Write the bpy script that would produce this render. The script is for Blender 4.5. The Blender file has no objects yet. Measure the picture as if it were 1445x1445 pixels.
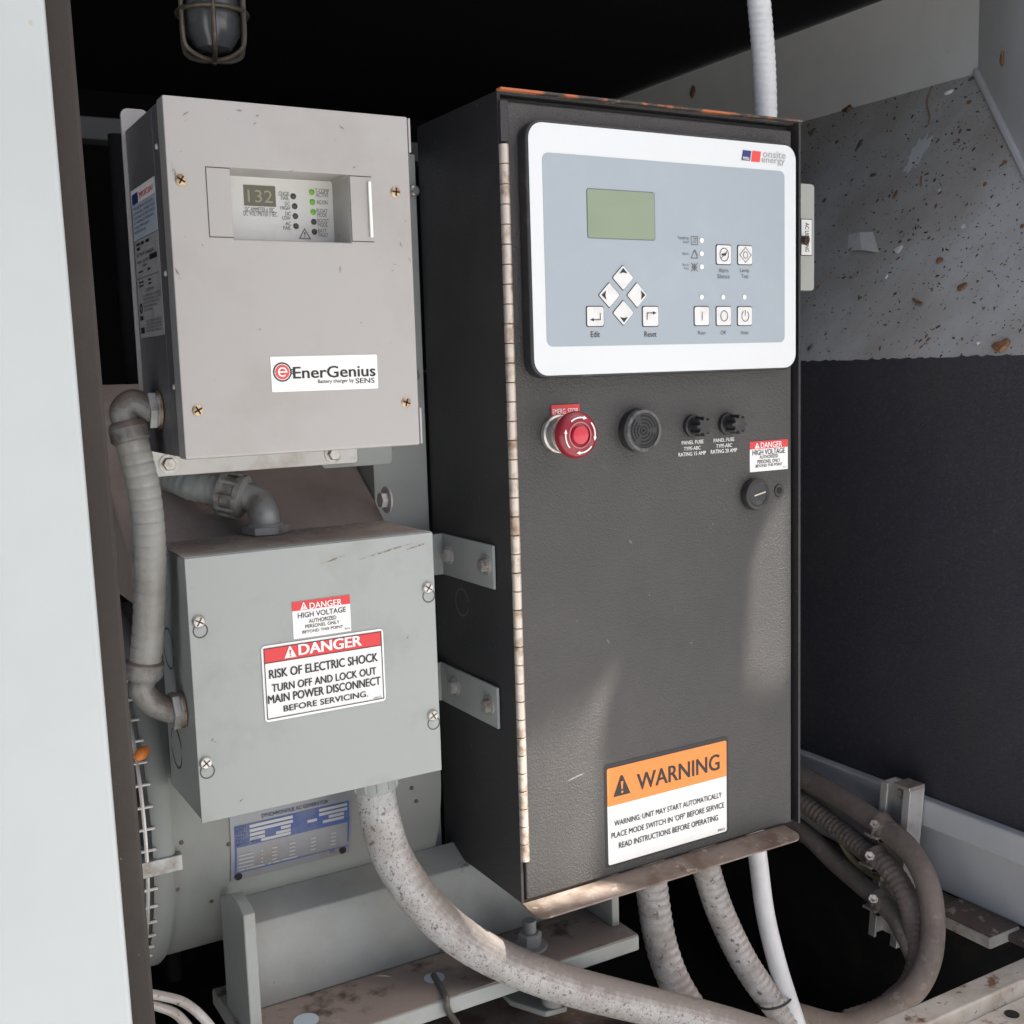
import bpy, math, random
from mathutils import Vector, Matrix
random.seed(7)
S = bpy.context.scene
R = math.radians
# ------------------------------------------------------------------ camera
FPX = 1617.82                      # focal length in pixels of a 1445 px wide picture
CAM = Vector((-.48466, -.84016, .47329))
ROT = ((.8634, -.50362, -.03019), (-.08807, -.09153, -.9919), (.49678, .85906, -.12338))
cd = bpy.data.cameras.new('camera'); cam = bpy.data.objects.new('camera', cd); S.collection.objects.link(cam)
cd.sensor_fit = 'HORIZONTAL'; cd.sensor_width = 36; cd.lens = 36 * FPX / 1445
cd.clip_start = .02; cd.clip_end = 500
m = Matrix(((ROT[0][0], -ROT[1][0], -ROT[2][0]), (ROT[0][1], -ROT[1][1], -ROT[2][1]), (ROT[0][2], -ROT[1][2], -ROT[2][2])))
cam.matrix_world = Matrix.Translation(CAM) @ m.to_4x4()
S.camera = cam
# ------------------------------------------------------------------ light
SUN = Vector((.34, -.34, .86)).normalized()      # direction towards the sun
w = bpy.data.worlds.new('World'); S.world = w; w.use_nodes = True
nt = w.node_tree; bg = nt.nodes['Background']; sky = nt.nodes.new('ShaderNodeTexSky')
sky.sky_type = 'NISHITA'; sky.sun_disc = False
sky.sun_elevation = math.asin(SUN.z); sky.sun_rotation = math.atan2(SUN.x, SUN.y)
sky.air_density = .6; sky.dust_density = 5.5; sky.ozone_density = .4
nt.links.new(sky.outputs[0], bg.inputs[0]); bg.inputs[1].default_value = .06
sd = bpy.data.lights.new('sun', 'SUN'); so = bpy.data.objects.new('sun', sd); S.collection.objects.link(so)
sd.energy = 5; sd.angle = R(.45); sd.color = (1, .95, .87)
so.rotation_euler = SUN.to_track_quat('Z', 'Y').to_euler()
vs = S.view_settings; vs.view_transform = 'Standard'; vs.look = 'None'; vs.gamma = 1; vs.use_curve_mapping = False
vs.exposure = 1.74
S.cycles.max_bounces = 8
# ------------------------------------------------------------------ helpers
def ray(x, y):
    a = ((x - 722.5) / FPX, (y - 722.5) / FPX, 1)
    return Vector([sum(ROT[i][k] * a[i] for i in range(3)) for k in range(3)])
def P(x, y, X=None, Y=None, Z=None):
    """the point of the plane X=, Y= or Z= (metres) measured at a photo pixel"""
    d = ray(x, y)
    t = (X - CAM.x) / d.x if X is not None else (Y - CAM.y) / d.y if Y is not None else (Z - CAM.z) / d.z
    return CAM + d * t
def catmull(pts, step=.004):
    pts = [Vector(p) for p in pts]
    q = [pts[0] * 2 - pts[1]] + pts + [pts[-1] * 2 - pts[-2]]
    fine = []
    for i in range(1, len(q) - 2):
        p0, p1, p2, p3 = q[i-1:i+3]
        n = max(2, int((p2 - p1).length / step * 1.2))
        for k in range(n):
            t = k / n
            fine.append(.5 * ((2*p1) + (p2-p0)*t + (2*p0-5*p1+4*p2-p3)*t*t + (3*p1-p0-3*p2+p3)*t**3))
    fine.append(pts[-1])
    return fine
FONT = {}
def glyphs(s, bold):
    k = (s, bold)
    if k not in FONT:
        c = bpy.data.curves.new('t', 'FONT'); c.body = s; c.resolution_u = 3; c.offset = bold
        o = bpy.data.objects.new('t', c)
        me = bpy.data.meshes.new_from_object(o)
        vs_ = [v.co.copy() for v in me.vertices]; fs = [tuple(p.vertices) for p in me.polygons]
        bpy.data.objects.remove(o); bpy.data.curves.remove(c); bpy.data.meshes.remove(me)
        x0 = min(v.x for v in vs_); x1 = max(v.x for v in vs_); y0 = min(v.y for v in vs_); y1 = max(v.y for v in vs_)
        FONT[k] = ([((v.x-x0)/(x1-x0), (v.y-y0)/(y1-y0)) for v in vs_], fs)
    return FONT[k]
class MB:
    def __init__(s): s.v = []; s.f = []
    def add(s, vs, fs):
        b = len(s.v); s.v += [Vector(v) for v in vs]; s.f += [tuple(i + b for i in f) for f in fs]; return s
    def box(s, a, b):
        (x0, y0, z0), (x1, y1, z1) = [[f(p, q) for p, q in zip(a, b)] for f in (min, max)]
        return s.add([(x0,y0,z0),(x1,y0,z0),(x1,y1,z0),(x0,y1,z0),(x0,y0,z1),(x1,y0,z1),(x1,y1,z1),(x0,y1,z1)],
                     [(0,3,2,1),(4,5,6,7),(0,1,5,4),(1,2,6,5),(2,3,7,6),(3,0,4,7)])
    def poly(s, pts): return s.add(pts, [tuple(range(len(pts)))])
    def prism(s, pts, d):
        pts = [Vector(p) for p in pts]; d = Vector(d); n = len(pts)
        return s.add(pts + [p + d for p in pts], [tuple(range(n)), tuple(range(2*n-1, n-1, -1))] + [(i, (i+1) % n, n+(i+1) % n, n+i) for i in range(n)])
    def frame(s, ax):
        ax = Vector(ax).normalized(); u = ax.orthogonal().normalized() if abs(ax.z) > .9 else Vector((0,0,1)).cross(ax).normalized()
        return ax, u, ax.cross(u)
    def lathe(s, prof, o, ax, seg=24, cap=(True, True), rot=0):
        ax, u, v = s.frame(ax); o = Vector(o); vs_ = []; fs = []
        for r, h in prof:
            for k in range(seg):
                a = 2*math.pi*k/seg + rot; vs_.append(o + ax*h + (u*math.cos(a) + v*math.sin(a))*r)
        for i in range(len(prof)-1):
            for k in range(seg):
                a, b = i*seg+k, i*seg+(k+1) % seg; fs.append((a, b, b+seg, a+seg))
        if cap[0]: fs.append(tuple(range(seg-1, -1, -1)))
        if cap[1]: fs.append(tuple(range((len(prof)-1)*seg, len(prof)*seg)))
        return s.add(vs_, fs)
    def cyl(s, a, b, r, seg=20, r2=None):
        a = Vector(a); b = Vector(b)
        return s.lathe([(r, 0), (r if r2 is None else r2, (b-a).length)], a, b-a, seg)
    def tube(s, path, r, seg=18, rf=None, step=.004, smooth=True):
        pts = catmull(path, step) if smooth else [Vector(p) for p in path]
        vs_ = []; fs = []; L = 0; u = None
        for i, p in enumerate(pts):
            t = (pts[min(i+1, len(pts)-1)] - pts[max(i-1, 0)]).normalized()
            if i: L += (p - pts[i-1]).length
            u = (t.orthogonal() if u is None else u - t*u.dot(t)).normalized(); v = t.cross(u)
            for k in range(seg):
                a = 2*math.pi*k/seg; rr = r if rf is None else rf(L, a)
                vs_.append(p + (u*math.cos(a) + v*math.sin(a))*rr)
        n = len(pts)
        for i in range(n-1):
            for k in range(seg):
                a, b = i*seg+k, i*seg+(k+1) % seg; fs.append((a, b, b+seg, a+seg))
        fs.append(tuple(range(seg-1, -1, -1))); fs.append(tuple(range((n-1)*seg, n*seg)))
        return s.add(vs_, fs)
    def ring(s, c, ax, R_, r, seg=32, ms=8, sq=1):
        ax, u, v = s.frame(ax); c = Vector(c); vs_ = []; fs = []
        for k in range(seg):
            a = 2*math.pi*k/seg; d = u*math.cos(a) + v*math.sin(a)
            for j in range(ms):
                b = 2*math.pi*j/ms; vs_.append(c + d*(R_ + r*math.cos(b)) + ax*r*sq*math.sin(b))
        for k in range(seg):
            for j in range(ms):
                fs.append((k*ms+j, ((k+1) % seg)*ms+j, ((k+1) % seg)*ms+(j+1) % ms, k*ms+(j+1) % ms))
        return s.add(vs_, fs)
    def rrect(s, x0, x1, z0, z1, y0, y1, rad, n=6):      # rounded rectangle in XZ, thick along Y
        pts = []
        for cx, cz, a0 in ((x1-rad, z1-rad, 0), (x0+rad, z1-rad, 90), (x0+rad, z0+rad, 180), (x1-rad, z0+rad, 270)):
            for k in range(n+1):
                a = R(a0 + 90*k/n); pts.append((cx + rad*math.cos(a), y0, cz + rad*math.sin(a)))
        return s.prism(pts, (0, y1-y0, 0))
    def text(s, t, o, u, v, bold=0):
        g, fs = glyphs(t, 0); o = Vector(o); u = Vector(u); v = Vector(v)
        n = u.cross(v).normalized()*.00002; w = bold*v.length*.9; un = u.normalized(); vn = v.normalized(); k = 1 - 2*w/u.length; kv = 1 - w/v.length
        for i, (dx, dz) in enumerate(((0, 0), (1, 0), (2, 0), (0, 1), (2, 1), (1, .5))[:6 if bold else 1]):
            s.add([o + un*(w*dx) + vn*(w*.5*dz) + u*(a*k) + v*(b*kv) + n*i for a, b in g], fs)
        return s
    def tpx(s, t, bl, tr, Y, bold=0):                    # text on a plane facing the viewer (normal -Y)
        a = P(*bl, Y=Y); b = P(*tr, Y=Y)
        return s.text(t, a, (b.x-a.x, 0, 0), (0, 0, b.z-a.z), bold)
    def strip(s, pts, wd, n=(0, -1, 0)):                 # a flat drawn line
        pts = [Vector(p) for p in pts]; n = Vector(n)
        for i, (a, b) in enumerate(zip(pts, pts[1:])):
            a = a + n*(i % 6)*.00001; b = b + n*(i % 6)*.00001; d = (b-a).normalized(); c = d.cross(n).normalized()*wd/2; e = d*wd/2
            s.poly([a-e+c, b+e+c, b+e-c, a-e-c])
        return s
    def build(s, name, mat, parent=None, bevel=0, loc=None, ang=35, smooth=True):
        root = parent
        while root is not None and root.parent is not None: root = root.parent
        off = Vector(root['_o']) if root is not None else (Vector(loc) if loc is not None else Vector((0, 0, 0)))
        me = bpy.data.meshes.new(name); me.from_pydata([v - off for v in s.v], [], s.f); me.validate(); me.update()
        import bmesh as bm_
        b = bm_.new(); b.from_mesh(me); bm_.ops.recalc_face_normals(b, faces=b.faces); b.to_mesh(me); b.free()
        me.materials.append(mat)
        if smooth:
            me.polygons.foreach_set('use_smooth', [True]*len(me.polygons)); me.set_sharp_from_angle(angle=R(ang))
        o = bpy.data.objects.new(name, me); S.collection.objects.link(o)
        if bevel:
            md = o.modifiers.new('bevel', 'BEVEL'); md.width = bevel; md.segments = 2; md.limit_method = 'ANGLE'; md.angle_limit = R(40)
            md.harden_normals = True
        if parent is not None: o.parent = parent
        elif loc is not None: o.location = loc
        return o
ROOTS = []
def tag(o, label, cat, group=None):
    o['label'] = label; o['category'] = cat
    if group: o['group'] = group
    return o
def thing(name, loc, label, cat, group=None):
    o = bpy.data.objects.new(name, None); S.collection.objects.link(o); o.location = loc; o['_o'] = tuple(loc); o.empty_display_size = .02
    ROOTS.append(o)
    return tag(o, label, cat, group)
def copypart(o, delta, parent=None):
    c = o.copy(); S.collection.objects.link(c); c.parent = parent or o.parent
    c.location = o.location + Vector(delta)
    for ch in [x for x in S.objects if x.parent == o]:
        k = ch.copy(); S.collection.objects.link(k); k.parent = c
    return c
def single(mb, name, mat, loc, label, cat, group=None, **k):
    return tag(mb.build(name, mat, None, loc=loc, **k), label, cat, group)
# ------------------------------------------------------------------ materials
def pbr(name, col, rough=.5, metal=0, spots=(), bump=(), spec=.5, emit=None, rspot=None, settled=None):
    """spots: (colour, scale, lo, hi, detail[, kind]) worn or dirty patches; bump: (scale, distance[, kind])"""
    ma = bpy.data.materials.new(name); ma.use_nodes = True; n = ma.node_tree; L = n.links.new
    b = n.nodes['Principled BSDF']; b.inputs['Roughness'].default_value = rough; b.inputs['Metallic'].default_value = metal
    b.inputs['Specular IOR Level'].default_value = spec
    tc = n.nodes.new('ShaderNodeTexCoord'); cur = None
    def tex(kind, scale, det):
        mp = n.nodes.new('ShaderNodeMapping'); L(tc.outputs['Object'], mp.inputs[0])
        if isinstance(scale, tuple): mp.inputs['Scale'].default_value = scale; sc = 1
        else: sc = scale
        mp.inputs['Location'].default_value = (random.random()*9, random.random()*9, random.random()*9)
        if kind == 'v':
            t = n.nodes.new('ShaderNodeTexVoronoi'); t.inputs['Scale'].default_value = sc; L(mp.outputs[0], t.inputs[0]); return t.outputs['Distance']
        t = n.nodes.new('ShaderNodeTexNoise'); t.inputs['Scale'].default_value = sc; t.inputs['Detail'].default_value = det; t.inputs['Roughness'].default_value = .62
        L(mp.outputs[0], t.inputs[0]); return t.outputs[0]
    def ramp(src, lo, hi):
        r = n.nodes.new('ShaderNodeMapRange'); r.inputs['From Min'].default_value = lo; r.inputs['From Max'].default_value = hi; r.clamp = True; L(src, r.inputs[0]); return r.outputs[0]
    rgb = n.nodes.new('ShaderNodeRGB'); rgb.outputs[0].default_value = (*col, 1); cur = rgb.outputs[0]
    for sp in spots:
        c2, sc, lo, hi, det = sp[:5]; kind = sp[5] if len(sp) > 5 else 'n'
        f = ramp(tex(kind, sc, det), lo, hi)
        if kind == 'z' : pass
        mx = n.nodes.new('ShaderNodeMix'); mx.data_type = 'RGBA'; L(f, mx.inputs[0]); L(cur, mx.inputs[6]); mx.inputs[7].default_value = (*c2, 1); cur = mx.outputs[2]
    if settled:                                          # dust lying on upward faces
        ge = n.nodes.new('ShaderNodeNewGeometry'); sx = n.nodes.new('ShaderNodeSeparateXYZ'); L(ge.outputs['True Normal'], sx.inputs[0])
        ad = n.nodes.new('ShaderNodeMath'); ad.operation = 'MULTIPLY_ADD'; L(tex('n', settled[1], 5), ad.inputs[0]); ad.inputs[1].default_value = .9; L(sx.outputs[2], ad.inputs[2])
        mx = n.nodes.new('ShaderNodeMix'); mx.data_type = 'RGBA'; L(ramp(ad.outputs[0], settled[2], settled[3]), mx.inputs[0]); L(cur, mx.inputs[6]); mx.inputs[7].default_value = (*settled[0], 1); cur = mx.outputs[2]
    L(cur, b.inputs['Base Color'])
    if rspot:
        sc, lo, hi, ra, rb = rspot
        r = n.nodes.new('ShaderNodeMapRange'); L(tex('n', sc, 4), r.inputs[0])
        r.inputs['From Min'].default_value = lo; r.inputs['From Max'].default_value = hi; r.inputs['To Min'].default_value = ra; r.inputs['To Max'].default_value = rb
        L(r.outputs[0], b.inputs['Roughness'])
    nrm = None
    for bp in bump:
        sc, dist = bp[:2]; kind = bp[2] if len(bp) > 2 else 'n'
        bn = n.nodes.new('ShaderNodeBump'); bn.inputs['Distance'].default_value = dist; bn.inputs['Strength'].default_value = 1
        L(tex(kind, sc, 3), bn.inputs['Height'])
        if nrm: L(nrm, bn.inputs['Normal'])
        nrm = bn.outputs[0]
    if nrm: L(nrm, b.inputs['Normal'])
    if emit: b.inputs['Emission Color'].default_value = (*emit[0], 1); b.inputs['Emission Strength'].default_value = emit[1]
    return ma
DUST = (.19, .155, .13)
M = {}
M['charger'] = pbr('charger_paint', (.39, .378, .365), .4, .2, [((.345, .32, .295), 9, .5, .8, 5), ((.13, .1, .08), 55, .735, .76, 3), ((.3, .25, .2), 140, .72, .76, 2)], [(900, .00006)], rspot=(14, .3, .7, .36, .5))
M['charger_body'] = pbr('charger_body_paint', (.13, .13, .14), .45, .2, [((.2, .19, .18), 14, .5, .75, 4)], [(700, .00008)])
M['zinc'] = pbr('zinc_plate', (.62, .61, .59), .4, .35, [((.42, .38, .33), 30, .5, .75, 4)], [(300, .0001)])
M['bolt'] = pbr('bolt_steel', (.55, .54, .52), .35, .7, [((.3, .24, .18), 90, .5, .7, 4)])
M['brass'] = pbr('yellow_zinc', (.5, .38, .24), .38, .7, [((.22, .13, .07), 200, .5, .7, 4)])
M['jbox'] = pbr('grey_box_paint', (.325, .35, .34), .45, 0, [((.255, .27, .255), 12, .52, .8, 5), ((.2, .16, .12), 60, .72, .75, 4)], [(420, .00008)], rspot=(10, .3, .7, .4, .55))
M['post'] = pbr('post_paint', (.36, .38, .37), .5, 0, [((.28, .295, .28), 10, .5, .8, 4)], [(140, .0002)])
M['jbox_dust'] = pbr('dusty_box_paint', (.36, .31, .27), .8, 0, [((.26, .2, .165), 30, .4, .7, 5), ((.4, .38, .36), 45, .62, .7, 4), ((.09, .06, .05), 160, .66, .72, 2)], [(250, .0004)])
M['dustplate'] = pbr('dusty_housing', (.31, .26, .23), .88, 0, [((.22, .18, .155), 14, .4, .7, 5), ((.27, .235, .21), 60, .6, .75, 4)], [(300, .0004)])
M['alt'] = pbr('alternator_paint', (.25, .265, .25), .5, 0, [((.21, .215, .2), 8, .45, .8, 5), ((.1, .07, .05), 50, .74, .76, 3)], [(120, .0002)])
M['foot'] = pbr('foot_paint', (.3, .32, .312), .5, 0, [((.23, .225, .205), 9, .45, .75, 6), ((.1, .07, .055), 26, .66, .71, 5)], [(140, .0003)])
M['foot_dust'] = pbr('dusty_foot', (.24, .2, .175), .85, 0, [((.07, .05, .04), 24, .55, .68, 6), ((.33, .31, .29), 30, .6, .75, 4)], [(200, .0006)])
M['black'] = pbr('black_wrinkle_paint', (.026, .026, .029), .5, 0, [((.05, .046, .043), 7, .45, .8, 4), ((.14, .12, .1), 190, .72, .76, 2)], [(520, .0007)], spec=.5)
M['black_door'] = pbr('black_dusty_wrinkle_paint', (.05, .048, .0468), .4, 0, [((.066, .062, .059), 6, .4, .75, 5), ((.16, .13, .11), 170, .74, .77, 2), ((.09, .088, .085), 3.5, .66, .8, 3)], [(480, .0011), (900, .0006)], spec=.6)
M['black_plastic'] = pbr('black_plastic', (.022, .022, .024), .45, 0, [((.07, .065, .06), 60, .55, .75, 5)], [(400, .0001)])
M['gap'] = pbr('dark_gap', (.006, .006, .006), .8)
M['rust'] = pbr('rusty_edge', (.05, .045, .04), .7, 0, [((.42, .13, .05), 22, .47, .53, 4), ((.3, .22, .17), 60, .6, .7, 3)], [(200, .0003)])
M['lip'] = pbr('dusty_lip', (.21, .17, .145), .7, 0, [((.12, .085, .065), 22, .45, .6, 5), ((.34, .28, .23), 70, .6, .7, 4), ((.25, .09, .03), 45, .68, .74, 3)], [(240, .0003)])
M['hinge'] = pbr('hinge_steel', (.62, .55, .48), .42, .55, [((.3, .2, .13), 70, .5, .7, 4)])
M['panel_white'] = pbr('panel_white', (.68, .71, .72), .4, 0, [((.7, .7, .7), 20, .55, .8, 4), ((.25, .22, .16), 75, .765, .78, 2)])
M['panel_blue'] = pbr('panel_blue_grey', (.34, .39, .43), .42, 0, [((.37, .42, .455), 15, .5, .8, 4)])
M['key'] = pbr('key_white', (.72, .72, .71), .4, 0, [((.6, .59, .56), 60, .5, .75, 3)])
M['ink'] = pbr('black_ink', (.018, .018, .02), .5)
M['ink_grey'] = pbr('grey_ink', (.13, .14, .15), .5)
M['ink_lgrey'] = pbr('light_grey_ink', (.36, .37, .39), .5)
M['lcd'] = pbr('grey_green_lcd', (.26, .31, .22), .12, 0, [((.235, .28, .195), (6, 1, 22), .5, .7, 2)])
M['white'] = pbr('white_vinyl', (.84, .84, .82), .38, 0, [((.72, .69, .63), 40, .6, .8, 4)])
M['dot'] = pbr('white_lens', (.85, .85, .85), .3)
M['red_ink'] = pbr('red_ink', (.66, .04, .045), .4)
M['red_logo'] = pbr('red_logo', (.75, .07, .07), .4)
M['navy'] = pbr('navy_ink', (.03, .04, .16), .4)
M['orange'] = pbr('orange_ink', (.86, .26, .045), .4)
M['estop'] = pbr('red_plastic', (.25, .01, .022), .22, 0, [((.42, .05, .06), 50, .5, .8, 4)], spec=.6)
M['estop_core'] = pbr('red_button_core', (.55, .04, .06), .25)
M['led_g'] = pbr('green_led', (.12, .28, .04), .3, emit=((.3, .8, .05), .05))
M['led_d'] = pbr('dark_led', (.07, .065, .06), .3)
M['lcd_olive'] = pbr('olive_led_window', (.15, .145, .105), .2)
M['digit'] = pbr('led_digit', (.3, .29, .19), .4, emit=((.8, .8, .4), .012))
M['sticker_grey'] = pbr('grey_sticker', (.36, .36, .36), .5, 0, [((.28, .27, .26), 40, .5, .7, 3)])
M['sticker_or_skylight_blue'] = pbr('pale_blue_sticker_and_skylight', (.43, .5, .56), .45)  # sticker colour, reused to paint the skylight seen through the foot holes
M['conduit'] = pbr('grey_conduit', (.3, .3, .28), .45, 0, [((.2, .175, .15), 16, .5, .75, 5), ((.36, .35, .33), 60, .6, .75, 3)], [(200, .0004)], settled=((.13, .105, .09), 90, .75, 1.2))
M['conduit_clean'] = pbr('pale_conduit', (.62, .63, .64), .38, 0, [((.5, .5, .5), 30, .5, .8, 4)], [(120, .0002)])
M['conduit_speck'] = pbr('speckled_conduit', (.44, .44, .435), .75, 0, [((.35, .335, .315), 30, .45, .65, 5), ((.15, .125, .105), 210, .585, .66, 4), ((.2, .17, .15), 420, .6, .66, 2)], [(210, .0016)], settled=((.22, .195, .175), 60, .55, 1.05))
M['conduit_brown'] = pbr('dusty_conduit', (.23, .19, .165), .88, 0, [((.15, .122, .105), 22, .45, .7, 5), ((.33, .29, .26), 70, .58, .75, 4)], [(220, .0008)])
M['fitting'] = pbr('cast_fitting', (.43, .44, .43), .45, .35, [((.2, .16, .13), 45, .45, .7, 5)], [(250, .0003)])
M['foam'] = pbr('black_foam', (.041, .042, .054), .9, 0, [((.054, .053, .058), 5, .42, .7, 6), ((.06, .06, .07), 190, .52, .7, 3), ((.14, .135, .13), 75, .745, .77, 4), ((.2, .19, .175), (9, 13, 16), .7, .8, 6)], [(420, .0014), (14, .003)], spec=.3)
M['dark'] = pbr('dark_lining', (.008, .008, .009), .9, spec=.15)
M['floor'] = pbr('dark_floor', (.012, .012, .013), .6, 0, [((.03, .025, .02), 20, .5, .8, 4)], spec=.2)
M['duct'] = pbr('duct_paint', (.7, .71, .71), .55, 0, [((.6, .605, .6), 6, .45, .8, 5), ((.12, .09, .07), 70, .73, .76, 3)], [(160, .0002)])
M['duct_slope'] = pbr('dusty_duct_paint', (.6, .605, .595), .6, 0, [((.44, .41, .375), (6, 6, 4), .4, .66, 7), ((.07, .05, .04), 85, .66, .7, 3), ((.08, .055, .045), 190, .67, .7, 2), ((.4, .36, .31), 120, .7, .74, 2)], [(180, .0005)])
M['rail'] = pbr('rail_paint', (.54, .55, .56), .45, 0, [((.36, .36, .37), 9, .5, .8, 4), ((.2, .1, .05), 40, .73, .75, 3)])
M['door'] = pbr('pale_door_paint', (.43, .465, .47), .42, 0, [((.39, .42, .42), 4, .45, .75, 4), ((.4, .38, .33), 90, .78, .8, 2)], [(60, .00015)])
M['seal'] = pbr('brown_rubber_seal', (.03, .023, .02), .8, 0, [((.042, .034, .029), 14, .45, .7, 5), ((.2, .17, .14), 200, .76, .78, 2)], [(300, .0003)])
M['sill'] = pbr('worn_sill_paint', (.47, .45, .41), .55, 0, [((.3, .255, .21), 14, .44, .64, 6), ((.16, .085, .05), 26, .6, .67, 5), ((.07, .05, .04), 70, .66, .7, 4)], [(180, .0004)])
M['rustplate'] = pbr('rusty_plate', (.1, .075, .06), .85, 0, [((.3, .27, .23), 60, .6, .68, 4), ((.06, .045, .035), 40, .55, .7, 4)], [(160, .001)])
M['glass'] = pbr('dusty_glass', (.1, .105, .115), .22, 0, [((.22, .22, .23), 25, .5, .8, 4)], spec=.7)
M['cage'] = pbr('cage_metal', (.16, .135, .11), .5, .5, [((.28, .24, .19), 60, .5, .7, 3)])
M['blue_plate'] = pbr('blue_print', (.04, .085, .27), .45, 0, [((.13, .15, .24), 30, .45, .7, 5)])
M['np_metal'] = pbr('nameplate_metal', (.23, .24, .265), .42, .4, [((.22, .2, .18), 25, .5, .7, 5)])
M['np_pale'] = pbr('nameplate_stamp', (.38, .385, .4), .4, .3)
M['grey_rail_dark'] = pbr('dark_grey_rail', (.045, .047, .048), .6)
M['box_grey'] = pbr('weatherproof_grey', (.42, .43, .4), .5, 0, [((.35, .35, .32), 30, .5, .75, 4)])
M['toggle'] = pbr('brown_toggle', (.055, .03, .022), .4)
M['tie'] = pbr('black_tie', (.02, .02, .022), .4)
M['shroud'] = pbr('shroud_casting', (.16, .15, .14), .5, .3, [((.03, .028, .026), 16, .48, .56, 2), ((.3, .3, .29), 22, .6, .66, 3)], [(60, .002)])
M['display_face'] = pbr('display_face', (.7, .7, .67), .45, 0, [((.6, .59, .55), 40, .5, .8, 3)])
M['conduit_grime'] = pbr('grimy_conduit', (.43, .42, .405), .8, 0, [((.32, .295, .275), 45, .42, .6, 5), ((.14, .115, .1), 130, .6, .68, 3)], [(130, .0012)], settled=((.25, .225, .205), 60, .55, 1.05))
M['rim'] = pbr('worn_black_plastic', (.1, .1, .105), .5, 0, [((.03, .03, .032), 90, .5, .62, 4)])
M['fitting_dark'] = pbr('grimy_fitting', (.25, .245, .235), .5, .25, [((.11, .09, .075), 50, .42, .62, 5)], [(250, .0004)], settled=((.13, .105, .09), 80, .5, 1.0))
M['scuff'] = pbr('scuffed_paint', (.2, .18, .16), .6, 0, [((.4, .37, .33), 300, .45, .6, 3)])
M['pale_scuff'] = pbr('pale_scuff', (.17, .17, .175), .6)
M['rust_scuff'] = pbr('rusty_scuff', (.22, .15, .1), .8, 0, [((.35, .37, .36), 260, .45, .55, 3)])
M['pink'] = pbr('pink_plastic', (.55, .16, .18), .3)
M['ground'] = pbr('concrete', (.36, .37, .38), .9, 0, [((.3, .31, .32), 3, .4, .7, 5)])
M['leaf'] = pbr('dry_leaf', (.24, .14, .075), .8, 0, [((.14, .08, .045), 120, .45, .65, 3)])
M['leaf_grey'] = pbr('grey_dead_leaf', (.2, .17, .14), .85, 0, [((.12, .1, .08), 120, .45, .65, 3)])
M['chip'] = pbr('wood_chip', (.33, .17, .085), .8, 0, [((.2, .1, .05), 150, .45, .65, 3)])
M['twig'] = pbr('twig', (.34, .24, .14), .85)
M['foamwhite'] = pbr('white_foam_crumb', (.8, .79, .76), .8, bump=[(300, .0006)])
M['paper'] = pbr('grey_paper', (.8, .79, .77), .6, 0, [((.7, .69, .67), 90, .5, .7, 3)])
M['flake'] = pbr('pale_bare_paint', (.74, .76, .77), .45)
M['crumb'] = pbr('dark_crumbs', (.09, .055, .042), .9)
M['lime'] = pbr('yellowed_cable', (.3, .26, .16), .5)

# ================================================================== SETTING
gm = MB(); gm.box((-40, -40, -1.05), (40, 40, -.95)); g = gm.build('ground', M['ground']); g['kind'] = 'structure'

RW = .65                                          # inner face of the right wall
enc = thing('generator_enclosure', (0, .5, -.9), 'open steel generator enclosure with black foam lining, grey intake duct and pale door leaf', 'enclosure')
mb = MB(); mb.box((-1.3, 1.5, -.94), (1.3, 1.54, 1.1)); mb.build('back_wall', M['dark'], enc)
mb = MB(); mb.box((-1.3, -.16, -.5), (1.3, 1.5, -.46)); mb.build('floor', M['floor'], enc)
mb = MB(); mb.box((-1.3, .15, 1.022), (1.3, 1.5, 1.06)); mb.build('roof', M['dark'], enc)
mb = MB(); mb.box((-.95, -.1, -.94), (-.91, 1.54, 1.1)); mb.build('side_wall', M['dark'], enc)
# foam on the right wall and the pale base rail
mb = MB(); rf = random.Random(5); ed = [(RW, -.2 + 1.7*i/260, .4715 + .0022*rf.random()*(1 if i % 3 else .2)) for i in range(261)]
mb.prism([(RW, -.2, -.0742)] + ed + [(RW, 1.5, -.0742)], (.05, 0, 0)); mb.build('foam_liner', M['foam'], enc)
mb = MB()
mb.prism([(RW-.012, -.14, -.0745), (RW+.05, -.14, -.0745), (RW+.05, -.14, -.192), (RW+.004, -.14, -.192), (RW+.004, -.14, -.113), (RW-.012, -.14, -.11)], (0, 1.6, 0))
mb.build('base_rail', M['rail'], enc, bevel=.003)
mb = MB(); mb.box((RW+.01, -.14, -.46), (RW+.05, 1.5, -.1925)); mb.build('lower_wall', M['floor'], enc)
mb = MB(); mb.box((RW-.02, -.14, -.203), (RW+.009, 1.4, -.194)); mb.build('rail_ledge', M['rustplate'], enc, bevel=.002)
# the flared intake duct
DS = .30; ZB = .4715
def slope(px, py):                               # point of the sloping duct floor seen at a photo pixel
    d = ray(px, py); k = .4 / DS                  # z - ZB = k (x - RW)
    t = (ZB - CAM.z + k*(CAM.x - RW)) / (d.z - k*d.x)
    return CAM + d*t
XT = RW + DS; ZT = ZB + .4
q0 = slope(1380, 103); q1 = slope(1445, 235)
e = (q1 - q0); q2 = q0 + e * ((ZB - q0.z) / e.z)  # where the splayed end reaches the foam top
mb = MB()
for a, b, c, d in [((RW, 1.5, ZB), (q2.x, q2.y, ZB), (q0.x, q0.y, q0.z), (XT, 1.5, ZT))]:
    nn = Vector((.8, 0, -.6))*.01
    mb.prism([a, b, c, d], nn)
mb.build('duct_floor', M['duct_slope'], enc)
mb = MB(); mb.prism([(XT, q0.y-.004, q0.z), (XT, 1.5, ZT), (XT, 1.5, 1.018), (XT, q0.y-.004, 1.018)], (.01, 0, 0)); mb.build('duct_wall', M['duct'], enc)
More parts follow.
